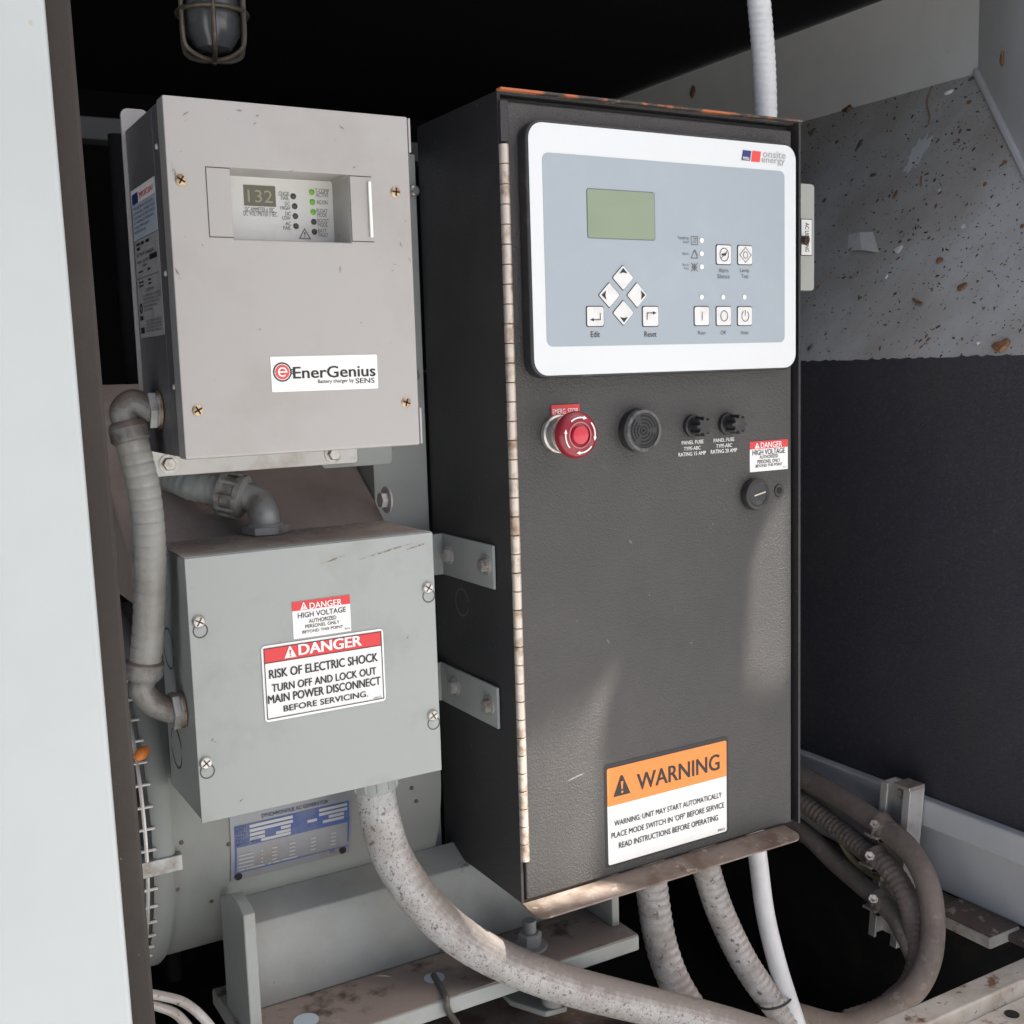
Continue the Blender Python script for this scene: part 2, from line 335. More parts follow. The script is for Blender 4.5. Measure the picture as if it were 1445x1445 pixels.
hd = Vector((e.x, e.y, 0)).normalized()
mb = MB(); far = q2 + hd*.12
mb.prism([q0 + Vector((0, 0, -.002)), q2, (far.x, far.y, ZB), (far.x, far.y, 1.018), (q0.x, q0.y, 1.018)], (.008, -.006, 0)); mb.build('duct_end', M['duct'], enc)
# welded corner fillets
mb = MB(); ins = Vector((-.006, .004, .004))
mb.tube([q0 + ins*.4, q0.lerp(q2, .5) + ins*.4, q2 + ins*.4], .005, 8, smooth=False)
mb.build('weld_bead', M['duct'], enc)
mb = MB(); c = P(1395, 40, X=XT-.002); mb.cyl((c.x, c.y, P(1395, 90, X=XT-.002).z), (c.x, c.y, 1.018), .0028, 8); mb.build('corner_seam', M['rust'], enc)
# left door leaf: pale skin, its folded edge and the rubber seal on the flange behind
t0 = P(65, 0, Y=-.2); t1 = P(189, 1445, Y=-.2)
sl = (t1.x - t0.x) / (t1.z - t0.z)
def dl(z, y, o): return (t0.x + sl*(z - t0.z) + o, y, z)
mb = MB(); mb.prism([dl(1.02, -.2, 0), dl(-.35, -.2, 0), (-.6, -.2, -.35), (-.6, -.2, 1.02)], (0, .02, 0)); door = mb.build('door_leaf', M['door'], enc, bevel=.004)
mb = MB(); mb.prism([dl(1.02, -.176, -.02), dl(-.35, -.176, -.02), dl(-.35, -.176, .0168), dl(1.02, -.176, .0168)], (0, .008, 0)); sl_ = mb.build('rubber_seal', M['seal'], door, bevel=.003)
mb = MB(); mb.prism([dl(1.02, -.168, -.03), dl(-.35, -.168, -.03), dl(-.35, -.168, .0175), dl(1.02, -.168, .0175)], (0, .003, 0)); mb.build('frame_edge', M['door'], enc, bevel=.0008)
# front sill, bottom right
SZ = -.2
a = P(1240, 1445, Z=SZ); b = P(1445, 1345, Z=SZ); ys = (a.y + b.y)/2
mb = MB(); mb.box((-.35, ys-.031, SZ-.03), (RW+.3, ys, SZ)); sill = mb.build('sill', M['sill'], enc, bevel=.003)
mb = MB(); mb.box((-.35, ys-.11, SZ-.05), (RW+.3, ys-.0315, SZ-.018)); mb.build('sill_plate', M['sill'], enc, bevel=.002)
h = P(1428, 1431, Z=SZ-.0175)
mb = MB(); mb.lathe([(.0075, 0), (.0075, .0006)], h, (0, 0, 1), 20); mb.build('bolt_hole', M['gap'], enc)
# rusty bracket plate on the right
a = P(1385, 1318, Z=-.19); mb = MB(); mb.box((a.x, a.y-.012, -.205), (RW+.003, a.y+.075, -.191)); mb.build('bracket_plate', M['sill'], enc, bevel=.003)
mb = MB(); mb.box((a.x+.002, a.y-.010, -.1908), (RW+.0028, a.y+.073, -.1895)); mb.build('rust_crust', M['rustplate'], enc)
# dark frame members seen beside the charger
mb = MB(); p = P(125, 180, Y=.45); q = P(170, 190, Y=.45); mb.box((p.x-.2, .45, p.z-.012), (q.x+.5, .48, p.z+.012)); mb.build('cross_rail', M['grey_rail_dark'], enc, bevel=.002)
mb = MB(); p = P(163, 190, Y=.42); mb.cyl((p.x, .42, -.2), (p.x, .42, p.z), .008, 14); mb.build('upright', M['dark'], enc)
mb = MB(); p = P(918, 130, Y=1.2); mb.cyl((p.x, 1.2, .3), (p.x, 1.2, 1.02), .004, 10); mb.build('roof_stay', M['grey_rail_dark'], enc)
# unseen sheet added to block the sun, openings cut to cast the patches
ZE = 2.0
def shade(px, py, Y=0.0):
    p = P(px, py, Y=Y); k = (ZE - p.z)/SUN.z
    return (p.x + SUN.x*k, p.y + SUN.y*k)
cu = bpy.data.curves.new('sun_mask_outline', 'CURVE'); cu.dimensions = '2D'; cu.fill_mode = 'BOTH'; cu.extrude = .002
def loop(pts):
    s_ = cu.splines.new('POLY'); s_.points.add(len(pts)-1)
    for q_, (x, y) in zip(s_.points, pts): q_.co = (x, y, 0, 1)
    s_.use_cyclic_u = True
loop([(-.12, -.2), (1.62, -.2), (1.62, -1.02), (-.12, -1.02)])
loop([shade(*p) for p in ((1113, 692), (1085, 730), (1062, 790), (1058, 860), (1052, 960), (1080, 975), (1114, 965))])
EDGE = ((884, 892, .15), (872, 945, .45), (858, 1000, .75), (847, 1050, 1), (849, 1130, 1), (840, 1215, 1), (843, 1330, 1))
for o0, o1 in ((0, 46), (49, 68), (73, 90), (97, 110), (120, 128)):
    loop([shade(x - o0*k, y + o0*(1-k)*.6) for x, y, k in EDGE] + [shade(x - o1*k, y + o1*(1-k)*.6) for x, y, k in EDGE[::-1]])
tmp = bpy.data.objects.new('sun_mask_outline', cu); me = bpy.data.meshes.new_from_object(tmp); bpy.data.objects.remove(tmp)
mb = MB(); mb.add([Vector((v.co.x, v.co.y, v.co.z + ZE + .003)) for v in me.vertices], [tuple(p.vertices) for p in me.polygons]); mb.build('sun_mask', M['door'], enc, smooth=False)
mb = MB(); mb.cyl((1.2, .2, 1.05), (1.5, -.25, 1.998), .012, 10); mb.build('sun_mask_stay', M['zinc'], enc)  # invented stays carrying the added sun-blocking sheet
mb = MB(); mb.cyl((-.3, .2, 1.05), (-.05, -.25, 1.998), .012, 10); mb.build('sun_mask_stay', M['zinc'], enc)

# ================================================================== ALTERNATOR
alt = thing('alternator', (0, .36, -.1), 'grey barrel alternator with blue nameplate and dusty sloped housing behind the boxes', 'alternator')
AY, AR, AZ = .115, .17, .09
xl = P(246, 1200, Y=.115).x
mb = MB(); mb.lathe([(AR, 0), (AR, -xl-.02)], (xl, AY+AR, AZ), (1, 0, 0), 96); mb.build('barrel', M['alt'], alt)
mb = MB(); mb.lathe([(AR-.05, 0), (AR+.004, 0), (AR+.006, .004), (AR+.006, .015), (AR+.004, .018), (AR-.05, .018)], (xl-.0185, AY+AR, AZ), (1, 0, 0), 96); mb.build('end_ring', M['alt'], alt)
# housing over the barrel with the dusty slope
x0, x1 = P(184, 770, Y=.114).x, -.0585
prof = [(.114, .29), (.114, .325), (.30, .47), (.5, .47), (.5, .29)]
mb = MB(); mb.prism([(x0, y, z) for y, z in prof], (x1-x0, 0, 0)); mb.build('terminal_housing', M['dustplate'], alt, bevel=.003)
# vent guard (wire mesh) at the left end
mb = MB(); gx = xl - .024
RG = AR + .006
for k in range(26):
    a0 = R(110 + k*6)
    y, z = AY+AR+RG*math.cos(a0), AZ+RG*math.sin(a0)
    mb.tube([(gx+.008, y, z), (gx-.09, y, z)], .0013, 6, smooth=False)
for dx in (.0, -.02, -.07):
    mb.tube([(gx+dx, AY+AR+RG*math.cos(R(a)), AZ+RG*math.sin(R(a))) for a in range(100, 260, 4)], .0017, 6, smooth=False)
mb.build('vent_guard', M['zinc'], alt)
mb = MB(); mb.lathe([(AR-.03, 0), (AR-.03, .2)], (gx-.19, AY+AR, AZ), (1, 0, 0), 64); mb.build('rotor_shroud', M['shroud'], alt)
p = P(222, 1205, Y=.14); mb = MB(); mb.box((p.x-.03, .108, p.z-.006), (p.x+.014, .15, p.z+.008)); mb.build('guard_clip', M['fitting'], alt, bevel=.001)
# nameplate
NY = AY - .0012
def npt(px, py): 
    p = P(px, py, Y=NY); dz = p.z - AZ; return Vector((p.x, AY + AR - math.sqrt(AR*AR - dz*dz) - .0012, p.z))
a = P(330, 1251, Y=NY); b = P(503, 1120, Y=NY)
X0, X1, Z0, Z1 = a.x, P(500, 1214, Y=NY).x, a.z, a.z + .064
def curved(mb, x0, x1, z0, z1, off, n=8):
    vs_ = []; fs = []
    for i in range(n+1):
        z = z0 + (z1-z0)*i/n; y = AY + AR - math.sqrt((AR+off)**2 - (z-AZ)**2)
        vs_ += [(x0, y, z), (x1, y, z)]
    for i in range(n): fs.append((2*i, 2*i+1, 2*i+3, 2*i+2))
    mb.add(vs_, fs); return mb
npl = curved(MB(), X0, X1, Z0, Z1, .0012).build('nameplate', M['np_metal'], alt)
def nb(mb, u0, u1, v0, v1, off): return curved(mb, X0+(X1-X0)*u0, X0+(X1-X0)*u1, Z0+(Z1-Z0)*v0, Z0+(Z1-Z0)*v1, off, 4)
mb = MB(); nb(mb, .03, .98, .52, .84, .0015); nb(mb, .03, .98, .12, .135, .0015); nb(mb, .03, .045, .13, .52, .0015); nb(mb, .965, .98, .2, .52, .0015); nb(mb, .82, .86, .07, .12, .0015)
mb.build('blue_print', M['blue_plate'], npl)
mb = MB()
for v, cols in ((.775, ((.15, .5), (.72, .96))), (.71, ((.15, .5), (.72, .96))), (.65, ((.15, .27), (.4, .48), (.62, .7), (.8, .93))), (.59, ((.15, .27), (.36, .48), (.75, .93))), (.54, ((.24, .48),))):
    for c0, c1 in cols: nb(mb, c0, c1, v, v+.042, .0018)
for v in (.2, .26, .32, .38):
    for c0, c1 in ((.06, .18), (.24, .255), (.33, .37), (.47, .52), (.65, .69), (.82, .865)): nb(mb, c0, c1, v, v+.022, .0016)
for c0, c1 in ((.06, .11), (.12, .14), (.15, .27), (.3, .32), (.34, .4), (.41, .54)): nb(mb, c0, c1, .148, .175, .0016)
mb.build('stamped_fields', M['np_pale'], npl)
mb = MB()
def npl_text(mb, t, u0, u1, v0, v1, off):
    n0 = len(mb.v); mb.text(t, (X0+(X1-X0)*u0, 0, Z0+(Z1-Z0)*v0), ((X1-X0)*(u1-u0), 0, 0), (0, 0, (Z1-Z0)*(v1-v0)), .01)
    for v in mb.v[n0:]: v.y = AY + AR - math.sqrt((AR+off)**2 - (v.z-AZ)**2)
npl_text(mb, 'SYNCHRONOUS AC GENERATOR', .25, .8, .875, .93, .0018); mb.build('title_lettering', M['blue_plate'], npl)
mb = MB()
for t, v, u1 in (('MODEL', .785, .135), ('SERIAL', .735, .135), ('FRAME', .685, .135), ('TYPE', .635, .11), ('INS. CLASS', .585, .22), ('FIELD AMPS', .535, .22)): npl_text(mb, t, .04, u1, v, v+.036, .0019)
mb.build('field_lettering', M['np_pale'], npl)
for u, v in ((.06, .07), (.93, .075)):
    mb = MB()
    x, z = X0+(X1-X0)*u, Z0+(Z1-Z0)*v; y = AY+AR-math.sqrt(AR*AR-(z-AZ)**2)-.0015
    mb.lathe([(.0034, 0), (.0034, .001)], (x, y, z), (0, -1, 0), 14)
    mb.build('screw_hole', M['gap'], npl)
# rivet holes on the barrel
for px, py in ((256, 1189), (323, 1192), (254, 1260), (581, 1112), (588, 1131), (513, 1248), (306, 1282)):
    p = P(px, py, Y=AY); y = AY+AR-math.sqrt(AR*AR-(p.z-AZ)**2)
    mb = MB(); mb.lathe([(.0021, 0), (.0019, .0008)], (p.x, y+.0002, p.z), (0, -1, 0), 12); mb.build('rivet_hole', M['toggle'], alt)
# foot: web, base plate, gusset
wx0 = P(350, 1310, Y=.1).x; wx1 = P(835, 1290, Y=.1).x; wz = P(350, 1310, Y=.1).z
BZ = -.08
mb = MB(); mb.prism([(wx0, .1, BZ), (wx0, .1, wz-.012), (wx0, .104, wz), (wx0, .135, wz+.014), (wx0, .135, BZ)], (wx1-wx0, 0, 0)); mb.build('foot_web', M['foot'], alt, bevel=.0015)
mb = MB(); mb.box((wx0-.02, .024, BZ-.016), (wx1+.005, .16, BZ-.0005)); mb.build('foot_plate', M['foot'], alt, bevel=.002)
mb = MB(); mb.box((wx0-.019, .0255, BZ-.0004), (wx1+.004, .0995, BZ+.0004)); mb.build('dust_layer', M['foot_dust'], alt)
a = P(331, 1290, Y=.06); 
mb = MB(); mb.prism([(wx0-.016, .052, -.2), (wx0-.016, .056, a.z-.002), (wx0-.016, .068, a.z+.002), (wx0-.016, .092, a.z+.003), (wx0-.016, .125, a.z-.012), (wx0-.016, .125, -.2)], (.0105, 0, 0)); mb.build('gusset', M['foot'], alt, bevel=.0015)
mb = MB(); mb.box((wx1-.009, .05, BZ), (wx1, .0998, wz-.02)); mb.build('end_rib', M['foot'], alt, bevel=.0015)
p = P(748, 1337, Z=BZ)
mb = MB(); mb.lathe([(.017, .0006), (.017, .003)], p, (0, 0, 1), 24); mb.lathe([(.011, .003), (.012, .005), (.012, .014), (.010, .016)], p, (0, 0, 1), 6); mb.cyl(p + Vector((0, 0, .016)), p + Vector((0, 0, .028)), .0065, 14); mb.build('foot_bolt', M['foot'], alt, bevel=.0006)
p = P(613, 1380, Z=BZ+.0005); mb = MB(); mb.lathe([(.0095, 0), (.0095, .0004)], p, (0, 0, 1), 24); mb.build('foot_hole', M['sticker_or_skylight_blue'], alt)  # pale blue disc paints in the skylit space below the hole
p = P(432, 1440, Z=BZ+.0005); mb = MB(); mb.lathe([(.011, 0), (.011, .0004)], p, (0, 0, 1), 24); mb.build('foot_hole', M['sticker_or_skylight_blue'], alt)  # skylight from beneath painted as a pale blue disc here too
# isolator bracket under the foot
iso = thing('isolator_mount', (.0, .03, -.2), 'grey slotted mounting plate with a bolt under the dusty alternator foot', 'mount')
IZ = -.125
pts = [P(*q, Z=IZ) for q in ((700, 1392), (720, 1412), (770, 1428), (800, 1420), (800, 1400), (760, 1370), (700, 1350))]
mb = MB(); mb.prism(pts, (0, 0, -.006)); mb.build('plate', M['foot'], iso, bevel=.0015)
p = P(780, 1415, Z=IZ); mb = MB(); mb.lathe([(.011, 0), (.011, .009), (.008, .01), (.008, .014)], p, (0, 0, 1), 18); mb.build('bolt', M['foot'], iso, bevel=.0006)
mb = MB(); mb.box((-.23, -.01, -.3), (.14, .14, -.16)); mb.build('block', M['lip'], iso, bevel=.004)

# ================================================================== MOUNTING POST
post = thing('mounting_post', (-.03, .15, -.1), 'grey steel upright between the battery charger and the black cabinet', 'post')
mb = MB(); mb.prism([(-.058, .155, -.02), (-.002, .155, -.02), (-.002, .159, -.02), (-.054, .159, -.02), (-.054, .27, -.02), (-.058, .27, -.02)], (0, 0, .695)); mb.build('angle_iron', M['post'], post, bevel=.001)
p = P(547, 705, X=-.0585)
mb = MB(); mb.lathe([(.0125, 0), (.0125, .002)], p, (-1, 0, 0), 24); mb.lathe([(.0075, .002), (.0075, .008)], p, (-1, 0, 0), 6); mb.build('bolt', M['zinc'], post, bevel=.0005)
for py in (270, 530):
    p = P(583, py, Y=.1545); mb = MB(); mb.lathe([(.005, 0), (.005, .004), (.003, .006)], p, (0, -1, 0), 14); mb.build('screw', M['bolt'], post)

# ================================================================== BATTERY CHARGER
ch = thing('battery_charger', (-.185, .04, .4), 'grey metal battery charger with recessed LED display mounted above the junction box', 'charger')
A0, A1, C0, C1, YF, YB = -.2769, -.0922, .4163, .6671, -.02, .105
mb = MB(); mb.box((A0+.001, .018, C0+.001), (A1-.001, YB, C1-.001)); mb.box((A0+.001, -.0035, C0+.001), (A0+.003, .0178, C1-.001)); mb.box((A1-.003, -.0035, C0+.001), (A1-.001, .0178, C1-.001)); mb.box((A0+.0032, -.0035, C0+.001), (A1-.0032, .0178, C0+.003)); mb.box((A0+.0032, -.0035, C1-.003), (A1-.0032, .0178, C1-.001)); body = mb.build('housing', M['charger_body'], ch, bevel=.002)
r0 = P(324, 237, Y=YF); r1 = P(497, 342, Y=YF); r2 = P(331, 337, Y=YF); r3 = P(490, 246, Y=YF)
HX0, HX1 = (r0.x+r2.x)/2, (r1.x+r3.x)/2; HZ0, HZ1 = (r1.z+r2.z)/2, (r0.z+r3.z)/2
o = [(A0, C0), (A1, C0), (A1, C1), (A0, C1)]; hh = [(HX0, HZ0), (HX1, HZ0), (HX1, HZ1), (HX0, HZ1)]
def cover(mb):
    v = [(x, YF, z) for x, z in o] + [(x, YF, z) for x, z in hh] + [(x, -.004, z) for x, z in o] + [(x, .0132, z) for x, z in hh]
    f = []
    for i in range(4):
        j = (i+1) % 4
        f += [(i, j, 4+j, 4+i), (i, 8+i, 8+j, j), (4+i, 4+j, 12+j, 12+i)]
    return mb.add(v, f)
cov = cover(MB()).build('front_cover', M['charger'], ch, bevel=.0016)
for za, zb in ((C0+.001, P(590, 575, Y=YF).z), (P(574, 215, Y=YF).z, C1-.001)):
    mb = MB(); mb.box((A1+.0002, YF-.0005, za), (A1+.0022, .01, zb)); mb.build('side_tab', M['charger'], ch, bevel=.0006)
PY = .0130
mb = MB(); mb.box((HX0-.004, PY, HZ0-.003), (HX1+.004, PY+.002, HZ1+.003)); disp = mb.build('display_panel', M['display_face'], ch)
# window surround lines and side slides
for x0, x1 in ((290, 325), (492, 524)):
    mb = MB()
    a, b, c, d = [P(*q, Y=YF-.0002) for q in ((x0, 236 if x0 < 400 else 249), (x1, 238 if x0 < 400 else 250), (x1+3, 337 if x0 < 400 else 343), (x0+6, 334 if x0 < 400 else 342))]
    xa, xb, za, zb = (a.x+d.x)/2, (b.x+c.x)/2, HZ0+.0008, HZ1-.0006
    mb.strip([(xb, YF-.0002, zb), (xa, YF-.0002, zb), (xa, YF-.0002, za), (xb, YF-.0002, za)], .0007)
    mb.build('slide_outline', M['led_d'], cov)
mb = MB(); a = P(521, 252, Y=YF); b = P(523, 340, Y=YF); mb.box(((a.x+b.x)/2-.0012, YF-.0022, HZ0+.004), ((a.x+b.x)/2+.0012, YF-.0002, HZ1-.004)); mb.build('slide_edge', M['white'], cov, bevel=.0006)
def dpx(px, py): return P(px, py, Y=PY-.0004)
a = dpx(345, 290); b = dpx(388, 263)
mb = MB(); mb.box((a.x, PY-.0006, a.z), (b.x, PY-.0001, b.z)); dw = mb.build('digit_window', M['lcd_olive'], disp)
mb = MB(); mb.tpx('132', (350, 285), (384, 269), PY-.0009, .0); mb.build('digits', M['digit'], disp)
lens = None
for px, py, k in ((414, 277, 'led_d'), (416, 291, 'led_d'), (417, 305, 'led_d'), (418, 319, 'led_d'), (440, 271, 'led_g'), (441, 285, 'led_g'), (442, 299, 'led_g'), (443, 313, 'led_d'), (444, 327, 'led_d')):
    mb = MB(); mb.lathe([(.0023, 0), (.0021, .0007), (.0012, .0014), (.0003, .0016)], (dpx(px, py).x, PY, dpx(px, py).z), (0, -1, 0), 16); mb.build('indicator_light', M[k], disp)
mb = MB(); yt = PY-.0004
for t, bl, tr in (('DC AMMETER 6 SEC.', (346, 298), (388, 293.5)), ('DC VOLTMETER 3 SEC.', (344, 304), (392, 299.5)), ('CHGR', (393, 276), (408, 271)), ('FAIL', (397, 282), (408, 277)), ('DC', (402, 290), (409, 285)), ('HIGH', (396, 296), (409, 291)), ('DC', (403, 304), (410, 299)), ('LOW', (399, 310), (410, 305)), ('AC', (403, 318), (411, 313)), ('FAIL', (400, 324), (411, 319)),
                  ('T-COMP', (445, 272), (464, 267)), ('ACTIVE', (446, 278), (463, 273)), ('AC/ON', (447, 288), (462, 283)), ('FLOAT', (447, 300), (462, 295)), ('MODE', (448, 306), (461, 301)), ('BOOST', (448, 314), (464, 309)), ('MODE', (449, 320), (462, 315)), ('BATT', (449, 328), (461, 323)), ('FAULT', (450, 334), (463, 329))):
    mb.tpx(t, bl, tr, yt, .0)
p = [dpx(423, 336), dpx(430, 323), dpx(438, 337)]; mb.strip([*p, p[0]], .0007); mb.tpx('!', (429.3, 334.5), (431, 327.5), yt, .01)
mb.build('lettering', M['ink_grey'], disp)
# screws and rivets
def phillips(px, py, Y, r, parent, mat, name='screw'):
    p = P(px, py, Y=Y); mb = MB()
    mb.lathe([(r, 0), (r*.97, .0004), (r*.75, .0011), (r*.3, .0014)], p, (0, -1, 0), 20)
    s_ = mb.build(name, mat, parent)
    mb = MB(); a0 = random.uniform(0, 1.5)
    for k in (0, 1):
        d = Vector((math.cos(a0 + k*1.5708), 0, math.sin(a0 + k*1.5708)))*r*.6
        mb.strip([p - d + Vector((0, -.0016, 0)), p + d + Vector((0, -.0016, 0))], r*.28)
    mb.build('slot', M['gap'], s_)
for px, py in ((255, 254), (558, 271), (279, 579), (573, 568)): phillips(px, py, YF, .0042, ch, M['brass'])
for px, py in ((221, 207), (234, 386), (246, 546)):
    p = P(px, py, X=A0+.001); mb = MB(); mb.lathe([(.0022, 0), (.0016, .0011)], p, (-1, 0, 0), 14); mb.build('rivet', M['zinc'], ch)
def scuff(px, py, ln, ang, Y, parent, mat, wd=.0011, seed=0):
    rn = random.Random(seed + px); p = P(px, py, Y=Y - .0002); n = 7; d = Vector((math.cos(R(ang)), 0, math.sin(R(ang)))); c = Vector((-d.z, 0, d.x)); up = []; lo = []
    for i in range(n):
        t = i/(n-1) - .5; q = p + d*t*ln + c*(.4*wd*math.sin(3*t + seed)); k = wd*.5*(1 - (2*t)**2)*(.4 + rn.random())
        up.append(q + c*k); lo.append(q - c*(k*.7 + .00006))
    MB().poly(up + lo[::-1]).build('scuff', M[mat], parent, smooth=False)
for q in ((262, 160, 11, 20), (338, 156, 10, -20), (361, 164, 9, 0), (360, 174, 5, 10), (371, 227, 5, -15), (482, 180, 9, -50), (547, 199, 7, -70), (564, 338, 12, -85), (566, 346, 7, -80), (556, 373, 6, -30), (251, 386, 16, -80), (245, 240, 20, -88), (500, 236, 5, 0), (412, 242, 6, 0)): scuff(q[0], q[1], q[2]*.00055, q[3], YF, ch, 'scuff', .0014 if q[2] < 14 else .002)
# mounting flange
a = P(168, 153, Y=YB); b = P(500, 647, Y=YB); c = P(215, 676, Y=YB)
mb = MB(); mb.rrect(a.x, A0+.02, .44, a.z, YB-.0032, YB, .006); mb.build('mounting_ear', M['charger'], ch, bevel=.0006); mb = MB(); mb.rrect(c.x-.004, b.x+.002, (b.z+c.z)/2-.001, C0+.03, YB-.003, YB-.0002, .003); mb.build('mounting_flange', M['zinc'], ch, bevel=.0006)
a = P(552, 654, Y=YB+.004); mb = MB(); mb.rrect(b.x-.03, a.x, a.z, C0+.03, YB+.001, YB+.004, .004); mb.build('back_plate', M['jbox'], ch, bevel=.0005)
for px, py in ((238, 655), (470, 641)):
    p = P(px, py, Y=YB-.003); mb = MB(); mb.lathe([(.0078, 0), (.0078, .0012)], p, (0, -1, 0), 20); mb.lathe([(.0055, .0012), (.0055, .004), (.0048, .005)], p, (0, -1, 0), 6); mb.build('flange_bolt', M['bolt'], ch)
# nameplate sticker on the dark side
def side(px, py): return P(px, py, X=A0+.0007)
a, b, c, d = side(186, 272), side(217, 248), side(235, 470), side(200, 479)
ya, yb_ = (a.y+d.y)/2, (b.y+c.y)/2; zt, zb = (a.z+b.z)/2, (c.z+d.z)/2
def sd_(u, v): return Vector((A0+.0005, ya + (yb_-ya)*u, zb + (zt-zb)*v))
def rect(mb, u0, u1, v0, v1, off=0):
    mb.poly([p + Vector((-off, 0, 0)) for p in (sd_(u0, v0), sd_(u1, v0), sd_(u1, v1), sd_(u0, v1))]); return mb
mb = MB(); mb.prism([sd_(0, 0), sd_(1, 0), sd_(1, .66), sd_(0, .66)], (-.0003, 0, 0)); rs = mb.build('rating_sticker', M['sticker_grey'], ch)
mb = MB(); mb.prism([sd_(0, .665), sd_(1, .665), sd_(1, 1), sd_(0, 1)], (-.0003, 0, 0)); bs = mb.build('caution_sticker', M['sticker_or_skylight_blue'], ch)
mb = MB(); rect(mb, 0, 1, .9, 1, .0005); mb.build('white_band', M['white'], bs)
def stext(mb, t, u0, u1, v0, v1, off=.0007): mb.text(t, sd_(u0, v0) + Vector((-off, 0, 0)), sd_(u1, v0)-sd_(u0, v0), sd_(u0, v1)-sd_(u0, v0), .0)
mb = MB(); stext(mb, 'IMPORTANT', .35, .95, .92, .96); mb.build('red_lettering', M['red_ink'], bs)
mb = MB(); rect(mb, .04, .3, .9, .97, .0007)
for k in range(6):
    v = .86 - k*.031; stext(mb, ['FOR USE WITH LEAD ACID', 'AND NICKEL CADMIUM CELLS', 'DISCONNECT AC SUPPLY BEFORE', 'CONNECTING OR REMOVING', 'THE BATTERY LEADS', 'SEE THE MANUAL'][k], .06, [.9, .95, .95, .9, .7, .55][k], v, v+.018)
mb.build('lettering', M['navy'], bs)
mb = MB(); stext(mb, 'BATTERY CHARGER', .08, .8, .545, .57); stext(mb, 'INPUT  OUTPUT', .08, .6, .5, .52); stext(mb, '24V', .3, .5, .47, .49); rect(mb, .62, .92, .5, .535, .0007)
stext(mb, 'CAUTION', .35, .7, .305, .325)
for k in range(5): stext(mb, ['USE COPPER WIRE ONLY. SUITABLE FOR', 'INSTALLATION INDOORS. ALLOW FREE', 'AIR FLOW. REPLACE FUSES WITH THE', 'SAME TYPE AND RATING', 'PER THE WIRING DIAGRAM'][k], .22, [.97, .97, .9, .8, .6][k], .27-k*.024, .286-k*.024)
for k in range(4): stext(mb, 'READ AND FOLLOW ALL INSTRUCTIONS', .3, .92, .1-k*.022, .115-k*.022)
rect(mb, .05, .95, .4, .404, .0007); rect(mb, .05, .2, .03, .07, .0007); rect(mb, .05, .18, .12, .15, .0007)
mb.ring(sd_(.12, .2) + Vector((-.0007, 0, 0)), (1, 0, 0), .0035, .0005, 20, 4)
for u, v in ((.1, .62), (.28, .62), (.1, .59), (.5, .62)): rect(mb, u, u+.14, v, v+.02, .0007)
for v in (.44, .37, .345): rect(mb, .1, .3, v, v+.01, .0007); rect(mb, .5, .62, v, v+.012, .0007)
mb.build('lettering', M['ink'], rs)
# brand sticker on the front
def plate(name, mat, tl, br, Y, parent, th=.0004, rad=.0008, grow=0):
    a = P(*tl, Y=Y); b = P(*br, Y=Y); mb = MB()
    mb.rrect(min(a.x, b.x)-grow, max(a.x, b.x)+grow, min(a.z, b.z)-grow, max(a.z, b.z)+grow, Y-th, Y-.00005, rad, 3); return mb.build(name, mat, parent, smooth=False)
st = plate('brand_sticker', M['white'], (381, 503.5), (533.5, 548), YF, ch); y = YF-.0007
mb = MB(); mb.tpx('EnerGenius', (414, 534.5), (529.5, 514.5), y, .03); mb.tpx('Battery charger by', (449, 542.5), (499, 534), y, .004); mb.tpx('SENS', (502, 541), (528.5, 533), y, .012)
c = P(398.5, 525, Y=y); mb.ring(c, (0, 1, 0), .0066, .0005, 36, 6, .3)
for dz in (-.0015, 0, .0015): mb.strip([c + Vector((.0068, 0, dz)), c + Vector((.0088, 0, dz))], .0007)
mb.build('lettering', M['ink'], st)
mb = MB(); mb.lathe([(.0053, 0), (.0053, .0002)], c, (0, -1, 0), 32); mb.build('red_emblem', M['red_logo'], st)
mb = MB(); pr = [c + Vector((.003*math.cos(R(a)), -.0005, .003*math.sin(R(a)))) for a in range(0, 320, 16)]; mb.strip([c + Vector((-.003, -.0005, 0)), *pr], .0011); mb.build('emblem_letter', M['white'], st)

# ================================================================== JUNCTION BOX
jb = thing('junction_box', (-.17, .06, .13), 'grey steel junction box with two red danger stickers below the charger', 'junction box')
J0, J1, K0, K1, JF, JB = -.2736, -.0669, .1337, .3401, .016, .1135
mb = MB(); mb.box((J0+.001, JF+.002, K0+.001), (J1-.001, JB, K1-.001)); jbody = mb.build('body', M['jbox'], jb, bevel=.001)
mb = MB(); mb.box((J0+.0015, JF+.004, K1-.0008), (J1-.0015, JB-.001, K1+.0004)); mb.build('dust_layer', M['jbox_dust'], jb)
mb = MB(); mb.box((J0, JF, K0), (J1, JF+.0018, K1)); mb.box((J0+.0002, JF+.0018, K1-.0007), (J1-.0002, JF+.012, K1+.0008)); mb.build('cover', M['jbox'], jb, bevel=.0006)
for px, py, s_ in ((280, 877, 1), (603, 829, 0), (290, 1076, 1), (610, 1009, 0)):
    p = P(px, py, Y=JF); mb = MB(); mb.lathe([(.0052, 0), (.005, .0012), (.004, .0026), (.0015, .003)], p, (0, -1, 0), 20); sc = mb.build('screw', M['bolt'], jb)
    mb = MB(); a0 = random.uniform(0, 1.5)
    for k in (0, 1):
        d = Vector((math.cos(a0+k*1.57), 0, math.sin(a0+k*1.57)))*.003; mb.strip([p-d+Vector((0, -.0031, 0)), p+d+Vector((0, -.0031, 0))], .0011)
    mb.build('slot', M['toggle'], sc)
    mb = MB(); mb.ring(p + Vector((.001, -.0002, -.0072)), (0, 1, 0), .0054, .0005, 28, 6, .4); mb.build('keyhole_slot', M['led_d'], sc)
